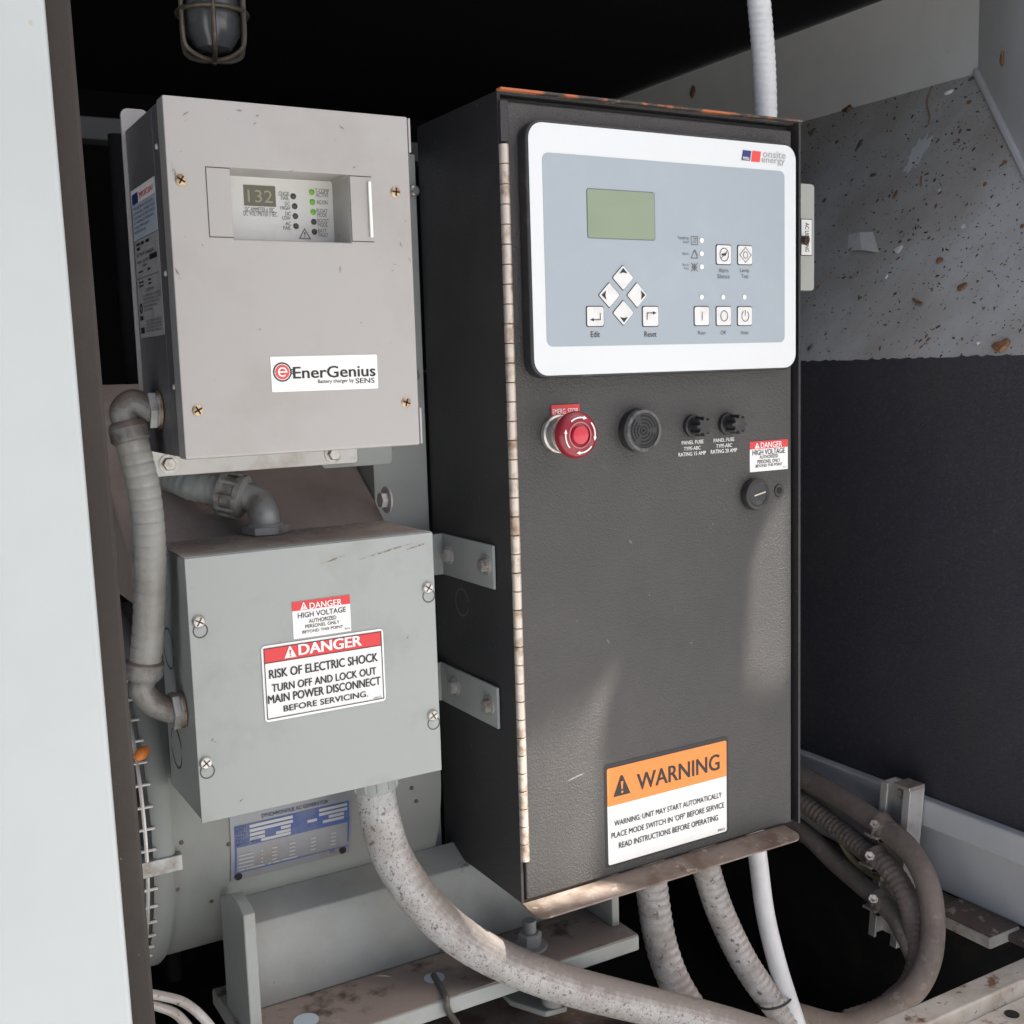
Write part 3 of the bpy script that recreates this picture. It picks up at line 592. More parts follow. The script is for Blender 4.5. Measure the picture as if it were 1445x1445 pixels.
def circ(mb, c, ax, r, wd, gaps=2):
    ax, u, v = mb.frame(ax)
    for g_ in range(gaps):
        pts = [Vector(c) + (u*math.cos(R(a)) + v*math.sin(R(a)))*r for a in range(int(360/gaps*g_)+14, int(360/gaps*(g_+1))-13, 8)]
        mb.strip(pts, wd, ax)
    return mb
for px, py, r in ((238, 915, .0165), (249, 1055, .0165)):
    p = P(px, py, X=J0+.0007); circ(MB(), p, (-1, 0, 0), r, .0017).build('knockout', M['ink'], jb)
for px, py in ((304, 763), (441, 748), (506, 741)):
    p = P(px, py, Z=K1+.0007); circ(MB(), p, (0, 0, 1), .014, .0026).build('knockout', M['jbox'], jb)
def warn_tri(mb, mi, px, py, hw, hh, Y):
    """triangle with an exclamation mark cut from the second material"""
    c = P(px, py, Y=Y); s_ = (P(px+hw, py, Y=Y).x - c.x); h_ = c.z - P(px, py+hh, Y=Y).z
    mb.prism([(c.x-s_, Y, c.z-h_), (c.x+s_, Y, c.z-h_), (c.x+s_*.12, Y, c.z+h_), (c.x-s_*.12, Y, c.z+h_)], (0, -.0001, 0))
    y = Y-.0004
    mi.poly([(c.x-s_*.16, y, c.z+h_*.42), (c.x+s_*.16, y, c.z+h_*.42), (c.x+s_*.07, y, c.z-h_*.38), (c.x-s_*.07, y, c.z-h_*.38)])
    mi.lathe([(s_*.13, 0), (s_*.13, .0001)], (c.x, y, c.z-h_*.65), (0, -1, 0), 10)
def danger_small(Y, parent, tl, br, redb, words, tri):
    st = plate('danger_sticker', M['white'], tl, br, Y, parent, .0004, .0004)
    a = P(*tl, Y=Y); b = P(*br, Y=Y); zr = P(*redb, Y=Y).z
    mb = MB(); mb.box((a.x, Y-.0006, zr), (b.x, Y-.0003, a.z)); mb.build('red_band', M['red_ink'], st)
    k = MB(); wh = MB(); rd = MB()
    for i, (t, bl, tr, bo) in enumerate(words): (wh if i == 0 else k).tpx(t, bl, tr, Y-.0008, bo)
    warn_tri(wh, rd, *tri, Y-.0008)
    k.build('lettering', M['ink'], st); wh.build('white_lettering', M['white'], st); rd.build('exclamation_mark', M['red_ink'], st)
danger_small(JF, jb, (411.5, 850), (495.5, 890), (411, 863), [('DANGER', (437, 859.5), (482, 844.5), .025), ('HIGH VOLTAGE', (420.5, 873), (488, 856), .008), ('AUTHORIZED', (436, 879.3), (474.5, 868.2), .006), ('PERSONEL ONLY', (431, 886.8), (479, 875), .006), ('BEYOND THIS POINT', (427, 894.3), (484, 881.7), .006), ('70714', (486, 889.2), (494, 885), 0)], (428.5, 855, 5, 5))
bd = plate('danger_sticker', M['white'], (368, 912.5), (544.5, 988.3), JF-.0004, jb, .0004, .003)
Y = JF-.0008
a = P(372, 916, Y=Y); b = P(541.5, 985, Y=Y); zr = P(373, 936.5, Y=Y).z; X0_, X1_, Zt_, Zb_ = a.x, b.x, a.z, b.z
mb = MB(); mb.rrect(X0_, X1_, zr, Zt_, Y-.0002, Y-.00005, .0012, 3); mb.build('red_band', M['red_ink'], bd)
k = MB(); wh = MB(); rd = MB(); y = Y-.0005
k.strip([(X0_, y, Zt_), (X0_, y, Zb_), (X1_, y, Zb_), (X1_, y, Zt_), (X0_, y, Zt_)], .0007); k.strip([(X0_, y, zr), (X1_, y, zr)], .0006)
for t, bl, tr, bo in (('RISK OF ELECTRIC SHOCK', (380, 958.5), (533, 920.7), .034), ('TURN OFF AND LOCK OUT', (384, 977), (531, 941), .034), ('MAIN POWER DISCONNECT', (378.5, 994), (537, 954.3), .034), ('BEFORE SERVICING.', (400.5, 1004.5), (519.5, 974.5), .034), ('106672', (527, 986.5), (538.5, 981.5), 0)): k.tpx(t, bl, tr, y, bo)
wh.tpx('DANGER', (421.5, 925), (510, 895.5), y, .055); warn_tri(wh, rd, 409.5, 920, 8.5, 8, y)
k.build('lettering', M['ink'], bd); wh.build('white_lettering', M['white'], bd); rd.build('exclamation_mark', M['red_ink'], bd)

for q in ((545, 778, 90, 9), (588, 771, 40, 8), (470, 790, 40, 10), (395, 905, 6, 60), (340, 1130, 12, 20), (575, 900, 6, 30)): scuff(q[0], q[1], q[2]*.00055, q[3], JF, jb, 'rust_scuff', .0012)
# ================================================================== CONTROL CABINET
W_, H_, D_ = .331, .6998, .1532
cb = thing('control_cabinet', (.165, .07, 0), 'tall black textured control cabinet with grey keypad panel and orange warning sticker', 'control cabinet')
mb = MB()
mb.box((0, .002, .0005), (.003, D_, H_)); mb.box((W_-.003, -.004, .0005), (W_, D_, H_)); mb.box((.0031, .003, H_-.0025), (W_-.0031, D_, H_-.0002)); mb.box((.0031, .003, .001), (W_-.0031, D_, .003)); mb.box((.0031, D_-.003, .0031), (W_-.0031, D_-.0005, H_-.0026))
mb.box((.0031, .012, .0031), (W_-.0031, .014, H_-.0026))
mb.build('box', M['black'], cb, bevel=.0006)
mb = MB(); mb.box((-.001, -.006, H_-.0008), (W_+.001, .0016, H_+.0012)); mb.build('drip_edge', M['rust'], cb, bevel=.0006)
DX0, DX1, DZ0, DZ1 = .0045, .3225, .003, .6915
mb = MB(); mb.box((DX0, 0, DZ0), (DX1, .0105, DZ1)); dr = mb.build('door', M['black_door'], cb, bevel=.0018)
# lip under the door
mb = MB(); pts = []
x0, x1, L_ = .001, W_-.016, -.026
for cx, cy, a0 in ((x1-.012, L_+.012, 270), (x1-.0, 0, None), (x0, 0, None), (x0+.012, L_+.012, 180)):
    if a0 is None: pts.append((cx, .0045, .0))
    else:
        for k_ in range(6):
            a = R(a0 + 90*k_/5); pts.append((cx + .012*math.cos(a), cy + .012*math.sin(a), .0))
pts = pts[6:8] + pts[8:] + pts[:6]
pts = [(x, yy, .0003 + (yy-.0045)*.12) for x, yy, z in pts]
mb.prism(pts, (0, 0, -.002)); mb.build('bottom_lip', M['lip'], cb, bevel=.0005)
# piano hinge
z0, z1 = P(733, 1218, Y=-.003).z, P(705, 202, Y=-.003).z; n = 38
mb = MB(); dzh = (z1-z0)/n
for i in range(n): mb.lathe([(.0034, .0002), (.0042, .0007), (.0042, dzh-.0007), (.0034, dzh-.0002)], (.0025, -.0022, z0+i*dzh), (0, 0, 1), 12)
hg = mb.build('piano_hinge', M['hinge'], cb)
# top left notch of the door skin
mb = MB(); a = P(703, 200, Y=-.0008); b = P(713, 132, Y=-.0008); mb.box((-.0005, -.0035, a.z), (b.x+.001, -.0002, DZ1)); mb.build('corner_tab', M['black'], cb, bevel=.0008)
# knockout on the left side
p = P(652, 850, X=-.0002); circ(MB(), p, (-1, 0, 0), .0125, .0012, 1).build('knockout', M['ink_grey'], cb)
# ---- keypad panel
BZY = -.0135
a = P(741, 166, Y=BZY); b = P(1124, 519.5, Y=BZY); c = P(751, 537, Y=BZY)
bx0, bx1, bz0, bz1 = (a.x+c.x)/2 - .0005, P(1124.5, 300, Y=BZY).x, (c.z+b.z)/2, a.z
mb = MB(); mb.rrect(bx0, bx1, bz0, bz1, BZY, -.0002, .016, 8); kp = mb.build('keypad_panel', M['black_plastic'], cb, bevel=.002)
Y = BZY-.0004
a = P(745.5, 169.5, Y=Y); b = P(1122.5, 517, Y=Y); c = P(754, 532, Y=Y); d = P(1123, 207.5, Y=Y)
mb = MB(); mb.rrect((a.x+c.x)/2, (b.x+d.x)/2, (b.z+c.z)/2, (a.z+d.z)/2, Y, BZY+.0004, .0135, 8); mb.build('white_faceplate', M['panel_white'], kp, smooth=False)
Y2 = Y-.0003
a = P(766, 213.5, Y=Y2); b = P(1106.5, 482, Y=Y2); c = P(771, 490.5, Y=Y2); d = P(1108, 243, Y=Y2)
mb = MB(); mb.rrect((a.x+c.x)/2, (b.x+d.x)/2, (b.z+c.z)/2, (a.z+d.z)/2, Y2, Y2+.0002, .006, 6); mb.build('keypad_overlay', M['panel_blue'], kp, smooth=False)
Y3 = Y2-.0004
def kk(px, py, dy=0): return P(px, py, Y=Y3-dy)
a, b = kk(828.5, 266.5), kk(924, 338.5)
mb = MB(); mb.rrect(a.x-.0007, b.x+.0007, b.z-.0007, a.z+.0007, Y3+.0001, Y3+.0003, .0022, 4); mb.build('display_edge', M['ink_grey'], kp, smooth=False)
mb = MB(); mb.rrect(a.x, b.x, b.z, a.z, Y3-.0001, Y3+.0001, .0018, 4); mb.build('lcd_display', M['lcd'], kp, smooth=False)
def keycap(px, py, hw, hh, sym, diamond=False):
    c = kk(px, py); s_ = kk(px+hw, py).x - c.x; h_ = c.z - kk(px, py+hh).z
    def shp(g, y0, y1):
        mb = MB()
        if diamond:
            pts = []; rr = .12
            cor = [Vector((0, 0, h_+g)), Vector((-s_-g, 0, 0)), Vector((0, 0, -h_-g)), Vector((s_+g, 0, 0))]
            for i in range(4):
                p0, p1, p2 = cor[i-1], cor[i], cor[(i+1) % 4]
                for t in (rr, rr*.45): pts.append(p1.lerp(p0, t)*1 + (p1*(.0)))
                for t in (rr*.45, rr): pts.append(p1.lerp(p2, t))
            mb.prism([(c.x+p.x, y0, c.z+p.z) for p in pts], (0, y1-y0, 0))
        else: mb.rrect(c.x-s_-g, c.x+s_+g, c.z-h_-g, c.z+h_+g, y0, y1, .0018, 4)
        return mb
    k = shp(0, Y3-.0007, Y3+.0001).build('key', M['key'], kp, bevel=.0003)
    shp(.0007, Y3+.00015, Y3+.0003).build('key_outline', M['ink'], k if False else kp, smooth=False)
    mb = MB(); y = Y3-.0011; sym(mb, c, s_, h_, y)
    mb.build('key_symbol', M['ink'], kp, smooth=False)
def arrow(dx, dz):
    def f(mb, c, s, h, y):
        d = Vector((dx*s, 0, dz*h)); n = Vector((-dz*s, 0, dx*h)); c2 = Vector((c.x, y, c.z))
        mb.poly([c2 + d*.78, c2 + d*.34 + n*.38, c2 + d*.42, c2 + d*.34 - n*.38])
    return f
keycap(879, 392, 14.5, 17.5, arrow(0, 1), True); keycap(859.5, 416.5, 14.5, 17.5, arrow(-1, 0), True); keycap(898.8, 416.5, 14, 17.5, arrow(1, 0), True); keycap(879.5, 441.5, 14.5, 17.5, arrow(0, -1), True)
def enter(mb, c, s, h, y):
    mb.strip([(c.x+s*.55, y, c.z+h*.3), (c.x+s*.55, y, c.z-h*.35), (c.x-s*.5, y, c.z-h*.35)], .0007); mb.poly([(c.x-s*.72, y, c.z-h*.35), (c.x-s*.25, y, c.z-h*.18), (c.x-s*.25, y, c.z-h*.52)])
def reset(mb, c, s, h, y):
    mb.strip([(c.x-s*.5, y, c.z-h*.3), (c.x-s*.5, y, c.z+h*.35), (c.x+s*.45, y, c.z+h*.35)], .0007); mb.poly([(c.x+s*.72, y, c.z+h*.35), (c.x+s*.25, y, c.z+h*.52), (c.x+s*.25, y, c.z+h*.18)])
def circle(mb, c, r, y, wd=.0006, a0=0, a1=360, sq=1.15):
    mb.strip([(c.x + r*math.cos(R(a)), y, c.z + r*sq*math.sin(R(a))) for a in range(a0, a1+1, 15)], wd)
def run(mb, c, s, h, y): mb.strip([(c.x, y, c.z-h*.42), (c.x, y, c.z+h*.42)], .0006)
def off(mb, c, s, h, y): circle(mb, c, s*.48, y)
def auto(mb, c, s, h, y): circle(mb, c, s*.5, y, a0=125, a1=415); mb.strip([(c.x, y, c.z+h*.05), (c.x, y, c.z+h*.62)], .0006)
def silence(mb, c, s, h, y): circle(mb, c, s*.6, y); mb.strip([(c.x-s*.4, y, c.z-h*.4), (c.x+s*.42, y, c.z+h*.42)], .0005); mb.box((c.x-s*.35, y-.0001, c.z-h*.1), (c.x+s*.2, y, c.z+h*.12)); mb.strip([(c.x+s*.1, y, c.z-h*.12), (c.x+s*.35, y, c.z+h*.2)], .0006)
def lamp(mb, c, s, h, y):
    circle(mb, c, s*.3, y, .0005)
    for dx, dz in ((0, 1), (0, -1), (1, 0), (-1, 0)):
        d = Vector((dx*s, 0, dz*h)); n = Vector((-dz*s, 0, dx*h)); c2 = Vector((c.x, y, c.z)); mb.strip([c2+d*.5+n*.3, c2+d*.82, c2+d*.5-n*.3], .0005)
    for a in range(45, 360, 90): d = Vector((math.cos(R(a))*s, 0, math.sin(R(a))*h)); c2 = Vector((c.x, y, c.z)); mb.strip([c2+d*.5, c2+d*.68], .0005)
keycap(839.8, 446.5, 11.6, 13.6, enter); keycap(917.8, 446.5, 10.8, 13.6, reset)
keycap(1021, 359.5, 10, 13.3, silence); keycap(1051, 360, 9.8, 13, lamp); keycap(990, 446, 10, 13, run); keycap(1021, 446, 10, 13, off); keycap(1050.8, 446, 9.8, 12.8, auto)
for px, py in ((990.2, 339.3), (990.2, 358), (990.2, 376.5), (990, 419.3), (1020.5, 419.3), (1050.5, 419.3)):
    c = kk(px, py); mb = MB(); mb.lathe([(.0022, 0), (.0022, .0003)], c, (0, -1, 0), 20); mb.build('indicator_dot', M['dot'], kp)
mb = MB(); mb2 = MB()
for t, bl, tr in (('Edit', (834, 476), (846.5, 467.5)), ('Reset', (909.5, 475.5), (926.5, 467.5))): MB().tpx(t, bl, tr, Y3, .0).build('lettering', M['ink'], kp)
for t, bl, tr in (('Run', (985.3, 472.3), (995.3, 466.8)), ('Off', (1017.2, 472.3), (1024.5, 466.5)), ('Auto', (1045.3, 472), (1056.3, 466.3)), ('Alarm', (1014.3, 384.5), (1028, 378.5)), ('Silence', (1012.3, 392.8), (1029.8, 387)), ('Lamp', (1044.5, 385.5), (1057.3, 379)), ('Test', (1046.3, 392.5), (1056.3, 387)),
                  ('Supplying', (956.8, 338.5), (972, 333.5)), ('Load', (964, 343.2), (972, 339.2)), ('Alarm', (963, 359.8), (972, 356)), ('Not In', (963, 375.5), (972, 372)), ('Auto', (965, 380.2), (972, 376.7))): mb2.tpx(t, bl, tr, Y3, .0)
c = kk(980, 339.5); e_ = .0036; mb2.strip([(c.x-e_, Y3, c.z-e_), (c.x-e_, Y3, c.z+e_), (c.x+e_, Y3, c.z+e_), (c.x+e_, Y3, c.z-e_), (c.x-e_, Y3, c.z-e_)], .0006); mb2.strip([(c.x-e_*.6, Y3, c.z-e_*.5), (c.x+e_*.6, Y3, c.z+e_*.6), (c.x-e_*.4, Y3, c.z+e_*.6)], .0005); mb2.strip([(c.x, Y3, c.z-e_*.6), (c.x+e_*.6, Y3, c.z)], .0005)
c = kk(980, 358.5); mb2.strip([(c.x-e_, Y3, c.z-e_), (c.x, Y3, c.z+e_), (c.x+e_, Y3, c.z-e_), (c.x-e_, Y3, c.z-e_)], .0007); mb2.strip([(c.x+e_*.2, Y3, c.z+e_), (c.x+e_*1.15, Y3, c.z-e_*.4)], .0005)
c = kk(980, 377); circle(mb2, c, e_*.6, Y3, .0006)
for sx, sz in ((1, 1), (1, -1)): mb2.strip([(c.x-e_*sx, Y3, c.z-e_*sz), (c.x+e_*sx, Y3, c.z+e_*sz)], .0007)
mb2.strip([(c.x, Y3, c.z-e_), (c.x, Y3, c.z+e_)], .0005); mb2.strip([(c.x-e_, Y3, c.z), (c.x+e_, Y3, c.z)], .0005)
mb2.build('small_lettering', M['ink_grey'], kp)
def para(x0, x1, yt, yb, name, mat):
    a, b, c, d = P(x0, yb, Y=Y2), P(x1-2, yb+1, Y=Y2), P(x1, yt+1.5, Y=Y2), P(x0+2, yt, Y=Y2); MB().poly([a, b, c, d]).build(name, M[mat], kp, smooth=False)
para(1046.3, 1060.3, 211.5, 226, 'navy_emblem', 'navy'); para(1059.8, 1074, 212.5, 228, 'red_emblem', 'red_logo')
mb = MB(); mb.tpx('mtu', (1048.5, 225), (1057, 221), Y2-.0003, .02); mb.build('emblem_lettering', M['white'], kp)
mb = MB(); mb.tpx('onsite', (1076.5, 221.7), (1108.5, 215), Y2, .015); mb.tpx('energy', (1074.5, 231.8), (1107.5, 225.8), Y2, .015); mb.build('brand_lettering', M['ink_lgrey'], kp)
# ---- emergency stop
p = P(777, 571, Y=0); q = P(817, 606, Y=0)
es = plate('emergency_stop', M['red_ink'], (777, 572), (817.5, 606), 0, cb, .0012, .0006)
MB().tpx('EMERG. STOP', (780, 585), (815, 575.5), -.0014, .01).build('lettering', M['white'], es)
c = P(785, 612, Y=0); ax = (0, -1, 0)
mb = MB(); mb.lathe([(.0165, .0013), (.0165, .006), (.015, .007), (.015, .011), (.0158, .012), (.0158, .017), (.013, .018), (.012, .0255)], c, ax, 32); mb.build('collar', M['bolt'], es)
mb = MB(); mb.lathe([(.012, .025), (.0172, .026), (.0196, .028), (.0201, .031), (.019, .0345), (.0166, .0365), (.0118, .0372), (.0118, .0362), (.0100, .036)], c, ax, 40); mb.build('mushroom_cap', M['estop'], es)
mb = MB(); mb.lathe([(.0078, .0361), (.0075, .0385), (.0055, .0392)], c, ax, 28); mb.build('button_core', M['estop_core'], es)
mb = MB(); mb.ring(Vector(c) + Vector((0, -.0372, 0)), ax, .0108, .0007, 32, 6); mb.build('pink_ring', M['pink'], es)
mb = MB(); cc = Vector(c) + Vector((0, -.0378, 0))
for a0 in (75, 170, 265, 350):
    pts = [cc + Vector(((.0148)*math.cos(R(a)), -.0001, (.0148)*math.sin(R(a)))) for a in range(a0+50, a0-1, -6)]
    mb.strip(pts, .0012); d = (pts[-1]-pts[-2]).normalized(); n_ = d.cross(Vector((0, -1, 0))); mb.poly([pts[-1]+d*.0036, pts[-1]+n_*.0016, pts[-1]-n_*.0016])
mb.build('twist_arrows', M['white'], es)
# ---- buzzer
c = P(897, 607, Y=0); mb = MB(); mb.lathe([(.0195, 0), (.0195, .0115), (.0185, .013), (.0155, .0132), (.0152, .012), (.001, .012)], c, ax, 40); bz = mb.build('buzzer', M['black_plastic'], cb, bevel=.0005)
mb = MB(); mb.lathe([(.0198, .0095), (.0198, .0112), (.0186, .0134), (.016, .0136)], c, ax, 40, (False, False)); mb.build('worn_rim', M['rim'], bz)
mb = MB()
for r_ in (.0035, .0068, .010, .0132): circ(mb, Vector(c) + Vector((0, -.0123, 0)), (0, -1, 0), r_, .0012, 3)
mb.build('sound_slots', M['gap'], bz)
mb = MB(); mb.lathe([(.0015, 0), (.0015, .0002)], Vector(c) + Vector((0, -.0122, 0)), (0, -1, 0), 10); mb.build('centre_hole', M['gap'], bz)
# ---- fuse holders
for px, py in ((976, 601), (1025, 598)):
    c = P(px, py, Y=0); mb = MB(); mb.lathe([(.0105, 0), (.0105, .004), (.0088, .0055), (.0088, .007)], c, ax, 24); fh = mb.build('fuse_holder', M['black_plastic'], cb, bevel=.0005)
    mb = MB(); seg = 48; prof = []
    ax_, u, v = mb.frame(ax); vs_ = []; fs = []
    for h_, sc in ((.007, 1), (.0185, 1), (.0195, .9)):
        for k_ in range(seg):
            a = 2*math.pi*k_/seg; r_ = (.0078 + .0012*(1 if math.cos(a*8) > 0 else -1))*sc; vs_.append(Vector(c) + ax_*h_ + (u*math.cos(a)+v*math.sin(a))*r_)
    for i in range(2):
        for k_ in range(seg): fs.append((i*seg+k_, i*seg+(k_+1) % seg, (i+1)*seg+(k_+1) % seg, (i+1)*seg+k_))
    fs.append(tuple(range(2*seg, 3*seg))); mb.add(vs_, fs); mb.build('knob', M['black_plastic'], fh)
mb = MB()
for t, bl, tr in (('PANEL FUSE', (962, 627.8), (992.5, 620.2)), ('TYPE-ABC', (965, 636), (988.5, 629)), ('RATING 15 AMP', (957.5, 644.5), (996, 636)), ('PANEL FUSE', (1007, 624.3), (1036, 617)), ('TYPE-ABC', (1010.5, 632.3), (1033, 625.3)), ('RATING 20 AMP', (1003, 640.5), (1040, 632))): mb.tpx(t, bl, tr, -.0004, .015)
mb.build('fuse_lettering', M['white'], cb)
danger_small(0, cb, (1057.8, 623.5), (1111.2, 661.5), (1057.5, 634.5), [('DANGER', (1073.5, 632.5), (1103.5, 622), .02), ('HIGH VOLTAGE', (1062, 643), (1107.5, 631.5), .008), ('AUTHORIZED', (1072, 647.5), (1098, 640.5), .004), ('PERSONEL ONLY', (1069, 654.5), (1101, 646.5), .004), ('BEYOND THIS POINT', (1066.5, 660), (1104, 652.5), .004), ('70714', (1104.5, 660), (1110, 657.5), 0)], (1068.3, 629, 3.5, 3.8))
# ---- lock, hole
c = P(1062, 697, Y=0); mb = MB(); mb.lathe([(.0155, 0), (.0155, .006), (.0145, .008), (.0115, .0085), (.0108, .0075), (.0005, .0075)], c, ax, 36); lk = mb.build('lock', M['black_plastic'], cb, bevel=.0004)
mb = MB(); cc = Vector(c)+Vector((0, -.0079, 0)); mb.strip([cc+Vector((-.004, 0, -.0008)), cc+Vector((.009, 0, .0018))], .0012); mb.build('key_slot', M['hinge'], lk)
c = P(1099, 692, Y=0); mb = MB(); mb.lathe([(.0065, 0), (.0058, .0012), (.0035, .0012)], c, ax, 24); scr = mb.build('screw_hole', M['black_plastic'], cb)
mb = MB(); mb.lathe([(.0034, .0013), (.0034, .0015)], c, ax, 16); mb.build('hole', M['gap'], scr)
# ---- warning sticker
ws = plate('warning_sticker', M['ink'], (852, 1080), (1028, 1174), 0, cb, .0003, .003)
Y = -.0004
a = P(856, 1085.5, Y=Y); b = P(1025.5, 1172, Y=Y); zo = P(857, 1139, Y=Y).z; zb_ = P(859, 1221.5, Y=Y).z
mb = MB(); mb.rrect(a.x, b.x, zb_, a.z, Y-.0001, Y, .002, 4); mb.build('white_field', M['white'], ws, smooth=False)
mb = MB(); mb.rrect(a.x, b.x, zo, a.z, Y-.0004, Y-.0002, .0016, 4); mb.build('orange_band', M['orange'], ws, smooth=False)
k = MB(); o_ = MB(); y = Y-.0006
k.tpx('WARNING', (899, 1116), (1015.5, 1063), y, .028); warn_tri(k, o_, 877.5, 1108, 12, 14, y); k.build('heading', M['ink'], ws); k = MB()
for t, bl, tr in (('WARNING: UNIT MAY START AUTOMATICALLY', (867, 1166.5), (1018.5, 1117.5)), ("PLACE MODE SWITCH IN 'OFF' BEFORE SERVICE", (863, 1184), (1022, 1131.5)), ('READ INSTRUCTIONS BEFORE OPERATING', (873.5, 1197.5), (1013.5, 1149.5)), ('99013', (1013, 1173.8), (1022.5, 1168))): k.tpx(t, bl, tr, y, .016)
k.build('lettering', M['ink'], ws); o_.build('exclamation_mark', M['orange'], ws)

for q in ((812, 1097, 26, 5), (890, 765, 7, -60), (858, 905, 8, -75)): scuff(q[0], q[1], q[2]*.0008, q[3], 0, cb, 'pale_scuff', .0022)
# ================================================================== ANGLE BRACKETS
def bracket(x0y, x1y, ztop, zbot, bolts, label):
    t = thing('angle_bracket', (0, .1, zbot), label, 'bracket', 'grey straps bolting the cabinet to the post')
    mb = MB(); mb.box((-.0035, x1y, zbot), (-.0008, x0y, ztop)); mb.box((-.06, x0y, zbot), (-.0008, x0y+.0028, ztop)); mb.build('strap', M['jbox'], t, bevel=.0007)
    for px, py in bolts:
        p = P(px, py, X=-.0035); mb = MB(); mb.lathe([(.0088, 0), (.0088, .0014)], p, (-1, 0, 0), 22); mb.lathe([(.0062, .0014), (.0062, .006), (.0052, .0068)], p, (-1, 0, 0), 6); mb.build('bolt', M['bolt'], t)
bracket(.1265, .028, .3207, .2815, ((634, 783), (686, 797)), 'upper grey strap bracket bolted to the cabinet side beside the junction box')
bracket(.14, .0285, .1925, .1545, ((643, 969), (691, 995)), 'lower grey strap bracket bolted to the cabinet side beside the junction box')

# ================================================================== CAGED LAMP
LY = .5; bt = P(304, 86, Y=LY); cx = P(300, 30, Y=LY).x; rr_ = (P(348, 30, Y=LY).x - P(253, 30, Y=LY).x)/2
lp = thing('caged_lamp', (cx, LY, 1.02), 'dark jelly jar lamp in a wire cage hanging under the black roof', 'lamp')
zb0 = bt.z
mb = MB(); mb.lathe([(.004, .008), (rr_*.5, .012), (rr_*.76, .028), (rr_*.8, .05), (rr_*.8, .16)], (cx, LY, zb0), (0, 0, 1), 32); mb.build('globe', M['glass'], lp)
mb = MB()
for k_ in range(6):
    a = R(15 + 60*k_); d = Vector((math.cos(a), math.sin(a), 0))
    mb.tube([Vector((cx, LY, zb0)) + d*.003, Vector((cx, LY, zb0+.002)) + d*rr_*.5, Vector((cx, LY, zb0+.009)) + d*rr_*.88, Vector((cx, LY, zb0+.02)) + d*rr_*.99, Vector((cx, LY, zb0+.05)) + d*rr_*1.01, Vector((cx, LY, zb0+.16)) + d*rr_], .0028, 8)
for h_ in (.05, .078): mb.ring((cx, LY, zb0+h_), (0, 0, 1), rr_, .0028, 40, 8)
mb.build('cage', M['cage'], lp)
mb = MB(); mb.lathe([(rr_*1.12, .15), (rr_*1.12, .2), (rr_*.7, .22), (rr_*.7, 1.02-zb0)], (cx, LY, zb0), (0, 0, 1), 28); mb.build('base', M['cage'], lp)

# ================================================================== AC LIGHTING SWITCH BOX
SY = .06
a = P(1150, 260, Y=SY); b = P(1149, 410, Y=SY)
sb = thing('switch_box', (.36, SY+.02, b.z), 'pale grey light switch box with brown toggle on the right side of the cabinet', 'switch')
xr = (a.x+b.x)/2
mb = MB(); mb.rrect(W_+.0006, xr, b.z, a.z, SY, SY+.01, .004, 4); mb.build('cover', M['box_grey'], sb, bevel=.0012)
mb = MB(); mb.box((W_+.001, SY+.0105, b.z+.004), (xr-.004, SY+.05, a.z-.004)); mb.build('box', M['box_grey'], sb, bevel=.001)
lx0, lx1 = P(1129.5, 335, Y=SY).x, P(1145.5, 335, Y=SY).x; lz1, lz0 = P(1138, 309, Y=SY).z, P(1138, 361, Y=SY).z
mb = MB(); mb.box((lx0, SY-.0005, lz0), (lx1, SY-.00005, lz1)); lb = mb.build('switch_label', M['ink'], sb)
mb = MB(); mb.box((lx0+.0008, SY-.0008, lz0+.0008), (lx1-.0008, SY-.0006, lz1-.0008)); mb.build('white_field', M['white'], sb)
mb = MB(); mb.text('AC LIGHTING', (lx0+(lx1-lx0)*.36, SY-.001, lz1-.004), (0, 0, -(lz1-lz0)+.008), ((lx1-lx0)*.34, 0, 0), .01); mb.build('lettering', M['ink'], sb)
p = P(1127, 338, Y=SY); mb = MB(); mb.cyl(p, p + Vector((.003, -.010, -.002)), .004, 12, .005); mb.build('toggle', M['toggle'], sb, bevel=.001)

# ================================================================== CONDUITS
def hexnut(mb, p, ax, r, h0, h1): mb.lathe([(r, h0), (r, h1)], p, ax, 6); return mb
def grooves(r, pitch, dep): return lambda L, a: r - dep*abs(math.cos(math.pi*L/pitch))**12
def ribs(r, pitch, amp): return lambda L, a: r + amp*math.sin(2*math.pi*L/pitch + a)
